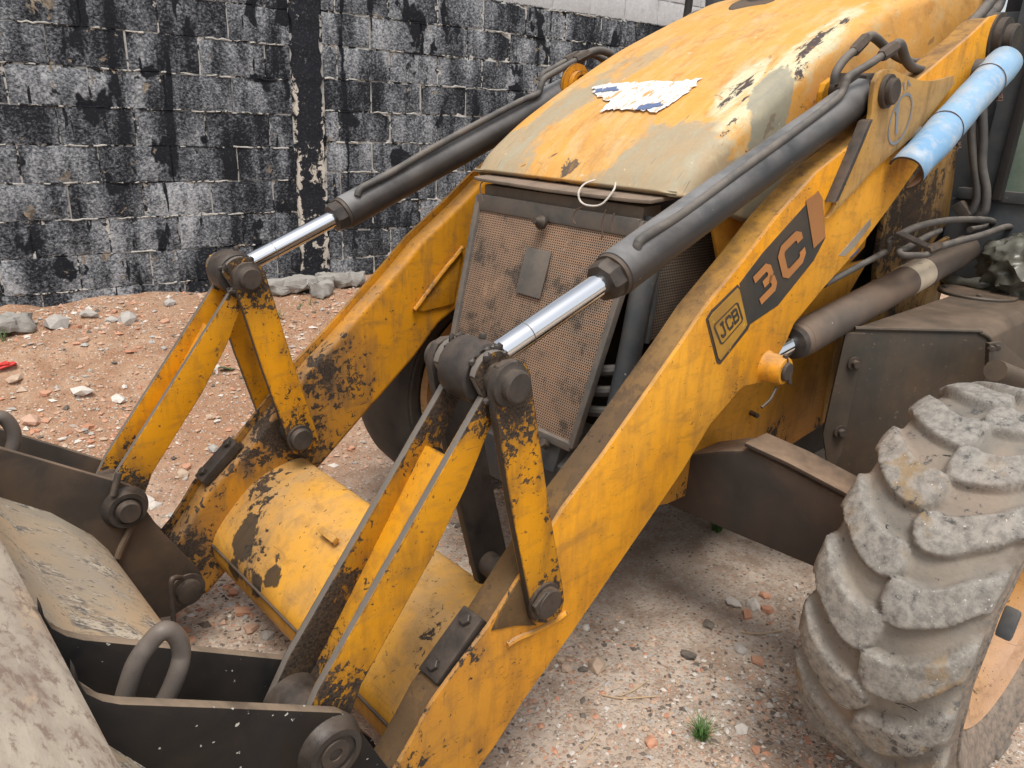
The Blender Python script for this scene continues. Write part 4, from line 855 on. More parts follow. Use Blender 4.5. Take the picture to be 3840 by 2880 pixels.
def ragged(P, am, k):
    r = random.Random(k); out = []
    for a, b in zip(P, P[1:]+P[:1]):
        for q in range(6): out.append((a[0]+(b[0]-a[0])*q/6+r.uniform(-am, am)*1.5, a[1]+(b[1]-a[1])*q/6+r.uniform(-am, am)))
    return out
stk = patch('torn_sticker', ragged([p[:2] for p in STK], .0055, 3), 'sticker', .0045, BN_)
for Pq in ([(-1.048,-0.273,1.617), (-1.068,-0.28,1.627), (-1.076,-0.212,1.636), (-1.053,-0.18,1.624), (-1.045,-0.221,1.618)], [(-0.952,-0.031,1.569), (-0.974,-0.026,1.581), (-0.995,0.023,1.59), (-0.985,0.042,1.584), (-0.957,0.014,1.57)]):
    patch('blue_print', ragged([p[:2] for p in Pq], .003, 5), 'stick_blue', .0062, stk, 5)
# air intake hole with a stub pipe at the top of the bonnet
ih = onb((-1.758,-0.196,1.951), 0); inn = V(-.47,0,-.88)*-1; inn = V(.42,0,.90).normalized(); itx = V(.90,0,-.42)
fin('intake_rim', revolve(ih-inn*.02, ih+inn*.01, [(0,.09),(.012,.088),(.015,.082),(.012,.075),(0,.072)], 40, caps=False), 'dark', BN_)
fin('intake_floor', cyl(ih-inn*.004, ih+inn*.004, .08, .002), 'dark', BN_)
fin('intake_stub', cyl(ih+V(-.05,0,-.05), ih+V(-.05,0,.3), .045), 'steel', BN_)
# side panel under the bonnet (near side)
SPN = [(-0.889,1.39),(-0.915,1.279),(-0.963,1.192),(-1.029,1.081)] + [(-1.1,.95),(-1.7,1.05),(-1.9,1.15)] + [(-1.9,1.64),(-1.5,1.52),(-1.15,1.42)]
fin('side_panel', prism(SPN, .288, .300, .004), 'chassis', ML)
CWL = [(-2.02,1.296),(-2.13,1.423),(-2.278,1.471),(-2.567,1.542),(-2.638,1.381),(-2.688,1.192),(-2.474,1.055),(-2.124,0.945),(-2.08,0.95),(-2.03,1.095)]
fin('cowl_panel', slab([(x,.30,z) for x,z in CWL], (0,-.02,0), .004), 'cowl', ML)
# mesh guard in front of the radiator
YG0, YG1 = -.42, .22
def gpt(y, z, o=0.): return V(-.555-(z-.70)*.272+o, y, z)
def gw(z): k = (z-.70)/.62; return (-.1-(.28+.04*k), -.1+(.28+.04*k))
GR = fin('grille', slab([gpt(gw(.70)[0],.70), gpt(gw(.70)[1],.70), gpt(gw(1.30)[1],1.30), gpt(gw(1.30)[0],1.30)], (-.006,0,0), .001), 'perf', ML, label='perforated radiator guard clogged with brown dust')
def bar(a, b, wd=.018, mat='frame', name='guard_frame', par=None, dp=.012): 
    a, b = V(*a), V(*b); t = (b-a).normalized(); n = V(1,0,.0); s = t.cross(n).normalized()*wd*.5
    return slab([a-s+n*dp, b-s+n*dp, b+s+n*dp, a+s+n*dp], n*-(dp+.012), .004)
zt, zb = 1.30, .70
for a, b, wd in ((gpt(gw(zb)[0],zb), gpt(gw(zb)[1],zb), .024), (gpt(gw(zt)[0],zt-.02), gpt(gw(zt)[1],zt-.02), .048), (gpt(gw(zb)[0],zb), gpt(gw(zt)[0],zt), .022), (gpt(gw(zb)[1],zb), gpt(gw(zt)[1],zt), .020)):
    fin('guard_frame', bar(a, b, wd), 'frame_dusty', GR)
fin('badge_plate', slab([gpt(-.16,1.05,.006), gpt(-.06,1.05,.006), gpt(-.06,1.18,.006), gpt(-.16,1.18,.006)], (.004,0,0), .0015), 'frame_dusty', GR)
nb = gpt(-.11,1.255,.02); fin('guard_bolt', revolve(nb, nb+V(.035,0,.008), [(0,.02),(.01,.02),(.02,.012),(.034,.009)], 16), 'bolt', GR)
# plate over the guard, wires and pale cable
TPL = [V(-.70,-.435,1.345), V(-.69,-.40,1.343), V(-.685,-.1,1.340), V(-.69,.20,1.343), V(-.70,.25,1.345), V(-.80,.25,1.352), V(-.80,-.435,1.352)]
fin('header_plate', slab(TPL, (0,0,.010), .003), 'plate_dusty', ML)
fin('header_bar', prism([(-.725,1.30),(-.725,1.332),(-.80,1.336),(-.80,1.30)], -.41, .21, .003), 'plate_dusty', ML)
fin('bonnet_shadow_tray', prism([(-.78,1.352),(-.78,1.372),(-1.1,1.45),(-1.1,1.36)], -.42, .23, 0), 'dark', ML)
fin('pale_cable', tube([(-0.72,0.045,1.385), (-0.69,0.034,1.374), (-0.67,0.034,1.353), (-0.67,0.043,1.331), (-0.665,0.078,1.324), (-0.67,0.117,1.332), (-0.69,0.135,1.367), (-0.72,0.116,1.384)], .0026, 8, 8), 'wire_white', ML)
for L_ in (((1296,398),(1278,412),(1274,432),(1280,442)), ((1335,400),(1330,425),(1332,455),(1330,465)), ((1350,405),(1347,425),(1349,443)), ((1076,372),(1065,385),(1066,405),(1072,425))):
    fin('tie_wire', tube([V(-.672, -.1+(p[0]-1210)*.00185, 1.352-(p[1]-372)*.00118) for p in L_], .002, 6, 5), 'wire', ML)
# corner post and side guard
PO = [V(*(-0.753,0.235,1.308)), V(*(-0.74,0.235,1.202)), V(*(-0.717,0.235,1.107)), V(*(-0.696,0.235,0.965)), V(*(-0.667,0.235,0.807))]
fin('corner_post', tube(PO, .032, 14, 4), 'frame', ML)
SG = [(-0.75,0.245,1.25),(-0.995,0.245,1.296),(-1.052,0.245,1.175),(-0.908,0.245,1.019),(-0.757,0.245,0.976)]
fin('side_guard', slab(SG, (0,-.008,0), 0), 'perf_side', ML)
fin('side_guard_frame', tube([V(*(-0.739,0.25,1.275)), V(*(-0.753,0.25,1.105)), V(*(-0.74,0.25,0.98))], .010, 10, 4), 'frame', ML)
# radiator foot, bolts and bracket under the guard
ft = (-0.6,0.08,0.623); fin('guard_foot', slab([V(-.56,-.02,.70), V(-.56,.14,.70), V(-.55,.12,.60), V(-.54,.0,.60)], (-.1,0,0), .004), 'frame', ML)
fb = (-0.54,0.098,0.679); fin('foot_bolt', hexnut(V(*fb), V(*fb)+V(.02,0,.015), .014), 'bolt', ML)
fin('front_plate', prism([(-.60,.45),(-.56,.62),(-.60,.66),(-.80,.66),(-.85,.45)], -.42, .22, .01), 'frame', ML)
for k, (y, z) in enumerate(((.30,.78),(.31,.84),(.29,.90))): fin('hose', tube([V(-.72,-.2,z-.05), V(-.66,.05,z-.02), V(-.68,.2,z), V(-.85,.27,z+.03)], .016, 10, 6), 'hose', ML)
# ---- lift cylinder, its pipes and label
la, lb = V(*(-1.166,0.45,0.957)), V(*(-2.477,0.45,1.119)); dl = (lb-la).normalized()
LC = fin('lift_cylinder', revolve(la, lb, [(0,.036),(.004,.047),(.012,.050),(.03,.052),(.032,.054),(.9,.054),(.904,.058),(.94,.058),(.944,.054),((lb-la).length,.054)], 40), 'cyl_brown', ML)
fin('chrome_rod', cyl(la-dl*.25, la+dl*.01, .028, .001, 32), 'chrome', LC)
fin('gland_ring', revolve(la-dl*.012, la+dl*.03, [(0,.036),(.004,.046),(.02,.050),(.042,.050)], 36), 'grease', LC)
q0 = la+dl*.76; fin('paper_label', revolve(q0, q0+dl*.17, [(0,.0545),(.0005,.0552),(.1695,.0552),(.17,.0545)], 40, caps=False), 'white_label', LC)
fin('oil_pipe', tube([V(*(-1.255,0.47,1.12)), V(*(-1.309,0.47,1.129)), V(*(-1.621,0.47,1.178)), V(*(-1.647,0.475,1.192)), V(*(-1.636,0.48,1.218)), V(*(-1.696,0.48,1.226))], .0095, 12, 6), 'hose', LC)
fin('oil_hose', tube([V(*(-1.624,0.5,1.234)), V(*(-1.777,0.5,1.255)), V(*(-2.018,0.5,1.261)), V(*(-2.304,0.5,1.25)), V(*(-2.513,0.5,1.234)), V(*(-2.599,0.49,1.218)), V(*(-2.596,0.47,1.201)), V(*(-2.442,0.46,1.198))], .0115, 12, 8), 'hose', LC)
fin('oil_hose', tube([V(*(-1.905,0.53,1.181)), V(*(-2.065,0.53,1.187)), V(*(-2.349,0.53,1.193)), V(*(-2.612,0.53,1.206)), V(*(-2.721,0.52,1.196)), V(*(-2.742,0.5,1.177))], .0125, 12, 8), 'hose', LC)
fin('oil_pipe', tube([V(*(-1.899,0.53,1.179)), V(*(-1.825,0.53,1.166)), V(*(-1.686,0.53,1.176)), V(*(-1.647,0.52,1.18)), V(*(-1.647,0.51,1.189)), V(*(-1.723,0.505,1.194)), V(*(-1.879,0.5,1.216)), V(*(-2.009,0.495,1.229))], .0105, 12, 8), 'hose', LC)
fin('pipe_clamp', slab([(-1.563,0.515,1.246), (-1.617,0.515,1.249), (-1.804,0.535,1.199), (-1.787,0.535,1.188)], (0,.008,.006), .002), 'bolt', LC)
fin('hose_fitting', hexnut((-1.83,0.53,1.178), (-1.934,0.53,1.188), .016), 'bolt', LC)
# ---- side tank with angled front, round cover
TA, TB = V(-1.451,.501,0), V(-1.815,.79,0); tn = (TB-TA).normalized(); bkw = V(-1,.0,0)
zt_ = .97
TK = fin('side_tank', slab([TA+V(0,0,.46), TB+V(0,0,.46), TB+V(0,0,.90), TB-tn*.02+V(0,0,.945), TB-tn*.06+V(0,0,.966), TB-tn*.09+V(0,0,.97), TA+V(0,0,.97)], (-1.5,.0,0), .004), 'tank', ML)
fin('tank_lip', tube([TA+V(0,0,.968), TB-tn*.09+V(0,0,.968), TB-tn*.06+V(0,0,.964), TB-tn*.02+V(0,0,.943), TB+V(0,0,.90)], .007, 8, 5), 'tank', TK)
fl = [TA+tn*-.02+V(.012,0,.955), TA+tn*.045+V(.012,0,.955), TA+tn*.045+V(.012,0,.55), TA+tn*.02+V(.012,0,.46), TA+tn*-.03+V(.012,0,.62)]
fin('tank_strap', slab(fl, (-.012,-.01,0), .003), 'tank', TK)
for z in (.86,.63): 
    c = TA+tn*.018+V(.012,.008,z); nn = V(tn.y, -tn.x, 0)*-1; nn = nn if nn.x > 0 else -nn
    fin('strap_bolt', revolve(c, c+nn*.02, [(0,.022),(.004,.022),(.0045,.012),(.02,.011)], 12), 'bolt', TK)
cv = (-2.383,0.554,0.97); cvr = fin('round_cover', revolve(V(cv[0],cv[1],.968), V(cv[0],cv[1],.982), [(0,.135),(.010,.135),(.014,.131)], 48), 'tank', TK)
for a in (20,110,200,290): fin('cover_bolt', hexnut(V(cv[0]+.11*math.cos(math.radians(a)), cv[1]+.11*math.sin(math.radians(a)), .98), V(cv[0]+.11*math.cos(math.radians(a)), cv[1]+.11*math.sin(math.radians(a)), .99), .010), 'bolt', cvr)
BRK = [(-1.554,0.84,0.986),(-1.679,0.84,0.971),(-2.004,0.84,0.85),(-2.156,0.84,0.788),(-2.225,0.84,0.714),(-1.619,0.84,0.886)]
fin('step_bracket', slab(BRK, (0,-.012,0), .003), 'tank', ML)
for q in [(-1.555,0.845,0.973),(-1.609,0.845,0.967),(-1.587,0.845,0.9),(-1.677,0.845,0.871)]: fin('bracket_bolt', hexnut(q, V(*q)+V(.012,.008,0), .010), 'bolt', ML)
fin('step_bar', tube([V(*(-1.427,0.9,0.947)), V(*(-1.55,0.92,0.908)), V(*(-1.837,0.95,0.821))], .03, 12, 4), 'tank', ML)
# ---- cab: sill, pillar, glass, hanging hoses
CB = fin('cab', slab([V(-2.72,.28,.95), V(-2.72,1.2,.95), V(-2.72,1.2,1.29), V(-2.72,.28,1.29)], (-.08,0,0), .006), 'cab', ML)
fin('front_panel', slab([V(-2.77,-.7,.9), V(-2.77,.46,.9), V(-2.77,.46,2.0), V(-2.77,-.7,2.0)], (-.05,0,0), .004), 'cab', CB)
fin('window_frame', slab([V(-2.705,.30,1.29), V(-2.705,1.2,1.29), V(-2.705,1.2,1.335), V(-2.705,.30,1.335)], (-.08,0,0), .004), 'frame', CB)
fin('window_pane', slab([V(-2.74,.40,1.33), V(-2.74,1.2,1.33), V(-2.74,1.2,2.6), V(-2.74,.40,2.6)], (-.008,0,0), 0), 'glass', CB)
fin('cab_pillar', slab([V(-2.69,.37,1.2), V(-2.69,.435,1.2), V(-2.70,.455,2.6), V(-2.70,.38,2.6)], (-.09,0,0), .006), 'cab', CB)
fin('door_edge', slab([V(-2.66,.445,1.30), V(-2.66,.475,1.30), V(-2.66,.485,2.6), V(-2.66,.455,2.6)], (-.05,0,0), .004), 'dark', CB)
fin('dashboard', slab([V(-2.78,.3,1.2), V(-2.78,1.2,1.2), V(-2.78,1.2,2.6), V(-2.78,.3,2.6)], (-.5,0,0), 0), 'dark', CB)
for a in (((-2.58,0.331,1.637), (-2.58,0.351,1.527), (-2.58,0.384,1.425), (-2.58,0.417,1.321), (-2.58,0.416,1.267), (-2.58,0.403,1.237)), ((-2.58,0.36,1.646), (-2.58,0.39,1.529), (-2.58,0.41,1.427), (-2.58,0.443,1.342), (-2.58,0.455,1.272), (-2.58,0.446,1.238))):
    fin('drop_hose', tube(a, .017, 12, 6), 'hose', CB)
fin('hose_bracket', slab([(-2.6,0.338,1.267), (-2.6,0.372,1.294), (-2.6,0.417,1.245), (-2.6,0.396,1.209)], (.05,0,0), .004), 'bolt', CB)
for a in ([(-2.434,0.38,2.042),(-2.444,0.38,1.991),(-2.399,0.38,1.952),(-2.305,0.38,1.913),(-2.2,0.38,1.863),(-2.071,0.38,1.805)], [(-2.289,0.4,2.036),(-2.285,0.4,1.979),(-2.23,0.4,1.937),(-2.152,0.4,1.893),(-2.07,0.4,1.846),(-1.994,0.4,1.788)]):
    fin('cab_hose', tube(a, .018, 12, 6), 'hose', ML)
fin('clamp_block', slab([(-1.83,0.4,1.763), (-2.015,0.4,1.8), (-2.052,0.4,1.783), (-1.925,0.4,1.749)], (0,.05,-.012), .003), 'plate_dusty', ML)
hb = (-1.915,0.42,1.782); fin('clamp_bolt', hexnut(hb, V(*hb)+V(0,0,.016), .014), 'bolt', ML)
# far mirror arm and mirror behind the bonnet
fin('mirror_arm', tube([V(*(-2.125,-0.75,1.889)), V(*(-2.149,-0.75,1.974)), V(*(-2.153,-0.75,2.092))], .017, 12, 3), 'dark', ML)
MI = fin('mirror', slab([(-2.497,-0.85,2.01), (-2.477,-0.85,2.16), (-3.114,-0.85,2.244), (-3.162,-0.85,2.098)], (0,-.05,0), .004), 'cab', ML)
fin('mirror_lens', slab([(-2.634,-0.846,2.091), (-2.619,-0.846,2.178), (-2.783,-0.846,2.2), (-2.794,-0.846,2.116)], (0,-.003,0), 0), 'glass', MI)
fin('cab_hose', tube([(-1.907,-0.6,1.898),(-1.945,-0.6,1.928),(-1.992,-0.6,1.953),(-2.055,-0.6,1.968),(-2.138,-0.6,1.974),(-2.268,-0.6,1.952)], .016, 10, 6), 'hose', ML)

# ================================================================== THINGS TIED TO OR LYING ON THE LOADER
# split blue pipe
ax0, ax1 = V(*(-1.473,0.545,1.43)), V(*(-2.095,0.545,1.766)); d, _, _ = frame(ax1-ax0); bm = bmesh.new(); rad = .052; th_ = .006
u = V(0,1,0); u = (u-d*u.dot(d)).normalized(); v = d.cross(u); v = v if v.z > 0 else -v
rings = []; n = 18; L = (ax1-ax0).length
for k in range(15):
    p = ax0+d*L*k/14; ro = []
    for i in range(n+1):
        a = math.radians(150-235*i/n); sq = 1-.10*math.sin(k*.9)*.3
        ro.append(bm.verts.new(p+(u*math.cos(a)*sq+v*math.sin(a))*rad*(1+.09*mn.noise((k*.42, i*.22, 3)))))
    rings.append(ro)
for A, B in zip(rings, rings[1:]):
    for i in range(n): bm.faces.new((A[i], A[i+1], B[i+1], B[i]))
pipe = fin('split_pipe', bm, ['pvc','pvc_in','pvc_edge'], None, ang=60)
ms = pipe.modifiers.new('wall', 'SOLIDIFY'); ms.thickness = th_; ms.offset = -1; ms.material_offset = 1; ms.material_offset_rim = 2
tag(pipe, 'sky blue plastic pipe split lengthwise and wired to the yellow loader arm', 'pipe')
for k in (.36, .80):
    p = ax0+d*L*k; W_ = [p+(u*math.cos(math.radians(a))+v*math.sin(math.radians(a)))*(rad+.0025)+d*.012*math.sin(math.radians(a)) for a in range(150, -100, -18)]
    fin('tie_wire', tube(W_, .0016, 6, 3), 'wire', pipe)
    e = W_[-3]; bm = bmesh.new(); r = random.Random(int(k*10))
    for j in range(7): tube([e, e+V(r.uniform(-.012,.012), r.uniform(.0,.016), r.uniform(-.014,.010)), e+V(r.uniform(-.02,.02), r.uniform(.0,.014), r.uniform(-.02,.012))], .0017, 5, 3, bm)
    fin('wire_twist', bm, 'wire', pipe)
for k in (.22, .86):
    p = ax0+d*L*k-u*.045+V(-.02,0,.012); fin('pipe_stub', cyl(p-u*.04, p+u*.02, .042, .006), 'frame', pipe)
# crumpled bag on the tank
bm = bmesh.new(); bmesh.ops.create_icosphere(bm, subdivisions=5, radius=1)
bc = V(*(-2.568,0.632,0.97))
for q in bm.verts:
    c = q.co.copy(); a = mn.noise(c*1.1+V(3,1,2)); b = abs(mn.noise(c*1.9+V(1,5,2))); r_ = 1.08+.25*a-.42*b-.16*abs(mn.noise(c*4.1+V(2,2,7)))-.05*abs(mn.noise(c*9))
    q.co = V(c.x*.185*r_, c.y*.165*r_, max(c.z*.135*r_, -.105)+.105)+bc+V(.0,.035,0)
bag_ = fin('plastic_bag', bm, 'bag', None, ang=50); tag(bag_, 'crumpled silver grey plastic bag lying on the brown side tank', 'bag')
fin('bag_neck', tube([bc+V(.10,-.04,.04), bc+V(.12,-.12,.03), bc+V(.10,-.20,.024), bc+V(.08,-.26,.022)], lambda t: .014+.012*math.sin(t*7)**2, 10, 5), 'bag', bag_)

# ================================================================== RUBBLE, STONES, LITTER
def stone_mesh(k, flatn=.6):
    r = random.Random(k); bm = bmesh.new(); bmesh.ops.create_icosphere(bm, subdivisions=1, radius=1)
    sx, sy, sz = r.uniform(.7, 1.2), r.uniform(.6, 1.), r.uniform(.35, .75)*flatn/.6
    for q in bm.verts:
        q.co *= r.uniform(.72, 1.12); q.co = V(q.co.x*sx, q.co.y*sy, q.co.z*sz)
    for _ in range(3):
        nn = V(r.uniform(-1,1), r.uniform(-1,1), r.uniform(-.6,1)).normalized(); h = r.uniform(.45, .7)
        for q in bm.verts:
            e = q.co.dot(nn)-h
            if e > 0: q.co -= nn*e
    bmesh.ops.remove_doubles(bm, verts=bm.verts, dist=.02); bmesh.ops.dissolve_degenerate(bm, edges=bm.edges, dist=.01); bmesh.ops.recalc_face_normals(bm, faces=bm.faces); return bm
def tile_mesh(k):
    r = random.Random(k); n = r.choice((4,5,5,6)); bm = bmesh.new(); t = .16+.12*r.random()
    P = [(math.cos(2*math.pi*(i+r.uniform(-.25,.25))/n)*r.uniform(.7,1.15), math.sin(2*math.pi*(i+r.uniform(-.25,.25))/n)*r.uniform(.5,.95)) for i in range(n)]
    f = bm.faces.new([bm.verts.new((x, y, -t)) for x, y in P]); g = bmesh.ops.extrude_face_region(bm, geom=[f]); bmesh.ops.translate(bm, verts=[q for q in g['geom'] if isinstance(q, bmesh.types.BMVert)], vec=(r.uniform(-.06,.06), r.uniform(-.06,.06), 2*t)); bmesh.ops.recalc_face_normals(bm, faces=bm.faces); return bm
KINDS = [('terracotta', 'brick_fragment', 'brick fragment'), ('grey_concrete', 'concrete_chunk', 'concrete chunk'), ('pale_stone', 'pale_stone', 'stone'), ('tan_stone', 'tan_stone', 'stone'), ('dark_stone', 'dark_stone', 'stone'), ('pink_brick', 'brick_fragment', 'brick fragment')]
def meshof(bm, nm, mat):
    me = bpy.data.meshes.new(nm); bm.to_mesh(me); bm.free(); me.materials.append(M[mat]); return me
LIB = {k: [meshof(tile_mesh(i+10*j) if (k in ('terracotta','pink_brick') and i < 3) else stone_mesh(i+10*j), nm, k) for i in range(5)] for j, (k, nm, c) in enumerate(KINDS)}
def frag(kind, p, size, rz=None, tilt=.25, label=None, group=None, sink=.25):
    k, nm, cat = [q for q in KINDS if q[0] == kind][0] if kind in LIB else None
    o = bpy.data.objects.new(nm, random.choice(LIB[kind])); COL.objects.link(o)
    z = gh(p[0], p[1]); o.location = (p[0], p[1], z+size*.3*(1-sink)); o.scale = (size, size, size*random.uniform(.7, 1.1)); o.rotation_euler = (random.uniform(-tilt, tilt), random.uniform(-tilt, tilt), random.uniform(0, 6.28) if rz is None else rz)
    tag(o, label, cat, group); return o
# single fragments the photograph shows clearly
for kind, p, s, lab in (
    ('pink_brick', (0.289,-2.188,0.2132), .055, 'flat pink brick shard on the dirt near the far bucket hook'),
    ('terracotta', (-0.2303,-2.516,0.332), .032, 'orange brick lump in the rubble left of the far tilt lever'),
    ('pale_stone', (-0.06735,-2.203,0.2303), .042, 'pale slab fragment on the dirt left of the far tilt lever'),
    ('tan_stone', (0.2817,-2.486,0.3074), .055, 'flat tan stone at the left edge below the red shred'),
    ('pale_stone', (0.05763,-2.287,0.2529), .055, 'broad whitish stone lying left of the far lever'),
    ('grey_concrete', (-0.007703,-2.944,0.4247), .085, 'grey concrete chunk leaning on the rubble bank at left below the wall'),
    ('grey_concrete', (-0.1848,-3.013,0.4368), .06, 'grey concrete chunk on the crest of the rubble bank'),
    ('grey_concrete', (-0.3452,-2.873,0.4188), .075, 'broken grey concrete piece on the bank beside the far lever'),
    ('grey_concrete', (-0.2785,-2.942,0.4287), .05, 'small grey concrete piece on the bank below the wall'),
    ('grey_concrete', (-0.6021,-2.994,0.4396), .05, 'grey concrete piece on the bank next to the far lever top'),
    ('pale_stone', (0.06643,-1.484,0.03102), .045, 'white stone behind the far bucket hinge plate'),
    ('pale_stone', (0.0528,-1.449,0.02534), .03, 'white stone beside another white stone by the far hinge plate'),
    ('tan_stone', (-0.6316,0.2772,-0.0001499), .042, 'square tan tile fragment on the dirt right of the near arm'),
    ('tan_stone', (-0.5543,0.2284,-0.0002858), .03, 'small tan chip left of the square tile fragment'),
    ('terracotta', (-0.5159,0.565,-0.0002726), .03, 'orange brick shard on the dirt near the grass tuft'),
    ('terracotta', (-1.036,0.5725,-0.0001708), .028, 'bright terracotta shard by the near tyre'),
    ('terracotta', (-1.214,0.4339,-0.0001841), .028, 'terracotta shard by the white stones beside the tyre'),
    ('terracotta', (-1.289,0.4629,-6.525e-05), .026, 'terracotta shard right of the white stones beside the tyre'),
    ('terracotta', (-1.361,0.4129,-0.0002478), .032, 'long terracotta shard beside the tyre below the axle'),
    ('pale_stone', (-1.232,0.3695,-0.0002559), .032, 'white stone in a cluster beside the tyre'),
    ('pale_stone', (-1.271,0.4211,-0.0002789), .034, 'rounded white stone at the right of the cluster beside the tyre'),
    ('pale_stone', (-0.7557,0.6934,-0.0002508), .026, 'white pebble right of the grass tuft'),
    ('grey_concrete', (-1.038,0.5152,-0.0003079), .030, 'bluish grey stone on the dirt left of the tyre'),
    ('dark_stone', (-0.893,0.4209,-0.0002256), .036, 'dark brown stone on the dirt at the middle right'),
    ('dark_stone', (-1.067,0.3771,-4.887e-05), .028, 'dark round stone left of the white cluster'),
    ('grey_concrete', (-1.67,-0.1391,-0.0001149), .03, 'grey stone in the shade under the axle'),
    ('pink_brick', (0.0775,-0.5361,-0.0002195), .03, 'pink brick piece below the torque tube'),
    ('terracotta', (0.05718,-0.6311,-1.277e-05), .034, 'terracotta chip in the gap between bucket and torque tube'),
    ('grey_concrete', (0.05208,-0.4717,-0.0001389), .032, 'grey stone in the gap beside the near lever'),
    ('terracotta', (0.03931,-0.7528,-2.781e-05), .026, 'terracotta chip close to the far bucket pin'),
    ('grey_concrete', (-0.2935,-1.693,0.08485), .034, 'grey stone left of the far arm wear pad'),
    ('tan_stone', (-0.1189,-1.596,0.05732), .034, 'tan stone between the far lever and the far arm'),
    ('terracotta', (-0.1465,-1.631,0.06586), .026, 'small orange stone between the far lever and the far arm')):
    frag(kind, p, s, label=lab)
# broken concrete slabs at the wall foot
def slab_piece(p, a, b, rz, k, lab):
    r = random.Random(k); bm = bmesh.new(); n = 11
    P = [(a*math.cos(2*math.pi*i/n)*r.uniform(.72,1.1), b*math.sin(2*math.pi*i/n)*r.uniform(.7,1.12)) for i in range(n)]
    f = bm.faces.new([bm.verts.new((x, y, 0)) for x, y in P]); g = bmesh.ops.extrude_face_region(bm, geom=[f]); bmesh.ops.translate(bm, verts=[q for q in g['geom'] if isinstance(q, bmesh.types.BMVert)], vec=(0,0,.085)); bev(bm, .02, 2); bmesh.ops.triangulate(bm, faces=bm.faces); bmesh.ops.subdivide_edges(bm, edges=bm.edges, cuts=2, use_grid_fill=True)
    for q in bm.verts: q.co += V(0,0,1)*(.034*mn.noise(q.co*11+V(k,0,0))+.012*mn.noise(q.co*30))+V(.02*mn.noise(q.co*20), .02*mn.noise(q.co*20+V(4,4,4)), 0)
    bmesh.ops.recalc_face_normals(bm, faces=bm.faces)
    bmesh.ops.transform(bm, matrix=Matrix.Translation((p[0], p[1], gh(p[0], p[1])-.005)) @ Matrix.Rotation(rz, 4, 'Z') @ Matrix.Rotation(r.uniform(.05,.22), 4, 'X'), verts=bm.verts)
    tag(fin('concrete_slab', bm, 'slab', None, ang=14), lab, 'concrete slab', 'concrete slabs along the wall foot')
slab_piece((-1.334,-2.88,0.4354), .24, .10, -.1, 3, 'long cracked concrete slab lying at the wall foot behind the far chrome rod')
slab_piece((-1.679,-2.936,0.4447), .20, .10, -.15, 4, 'broken concrete slab at the wall foot beside the far arm')
slab_piece((0.2063,-2.944,0.421), .14, .09, .2, 5, 'concrete slab piece at the left edge of the rubble bank')
slab_piece((-1.446,-2.765,0.4206), .11, .06, .4, 8, 'small slab crumb lying before the long slab by the far arm')
# scattered larger fragments on the bank and on the yard
def sector(p):
    wd = .10602*p[0]+.99436*p[1]+3.33
    if wd < 1.9: return (', close to the wall foot' if wd < .55 else ', halfway down the bank' if wd < 1.2 else ', low on the bank')+(' at the left' if p[0] > .35 else ' behind the far lever' if p[0] > -.35 else ' behind the far arm')
    if p[1] < .45: return ', on the bucket side' if p[0] > .2 else ', on the axle side'
    return ', near the tyre' if p[1] > .8 else ', near the arm'
def scatter(n, x0, x1, y0, y1, smin, smax, wts, where, grp):
    for _ in range(n):
        p = (random.uniform(x0, x1), random.uniform(y0, y1)); k = random.choices([q[0] for q in KINDS], wts)[0]
        if .10602*p[0]+.99436*p[1]+3.33 < .06: continue
        c = dict((q[0], q[2]) for q in KINDS)[k]; nm = {'terracotta':'orange','grey_concrete':'grey','pale_stone':'whitish','tan_stone':'tan','dark_stone':'dark','pink_brick':'pinkish'}[k]
        frag(k, p, random.uniform(smin, smax)*random.choice((.7,.8,1,1.15)), label='%s %s %s%s' % (nm, c, where, sector(p)), group='%s %ss %s' % (nm, c, grp))
scatter(95, -1.2, 1.0, -3.25, -1.3, .013, .030, (5,4,4,4,1,4), 'on the rubble bank', 'on the rubble bank')
scatter(60, -.75, .9, -1.6, .4, .012, .024, (4,3,3,4,2,2), 'beneath the loader arms', 'beneath the loader arms')
scatter(75, -1.0, .1, .55, 1.0, .008, .016, (5,2,4,4,3,2), 'between near arm and front tyre', 'between near arm and tyre')
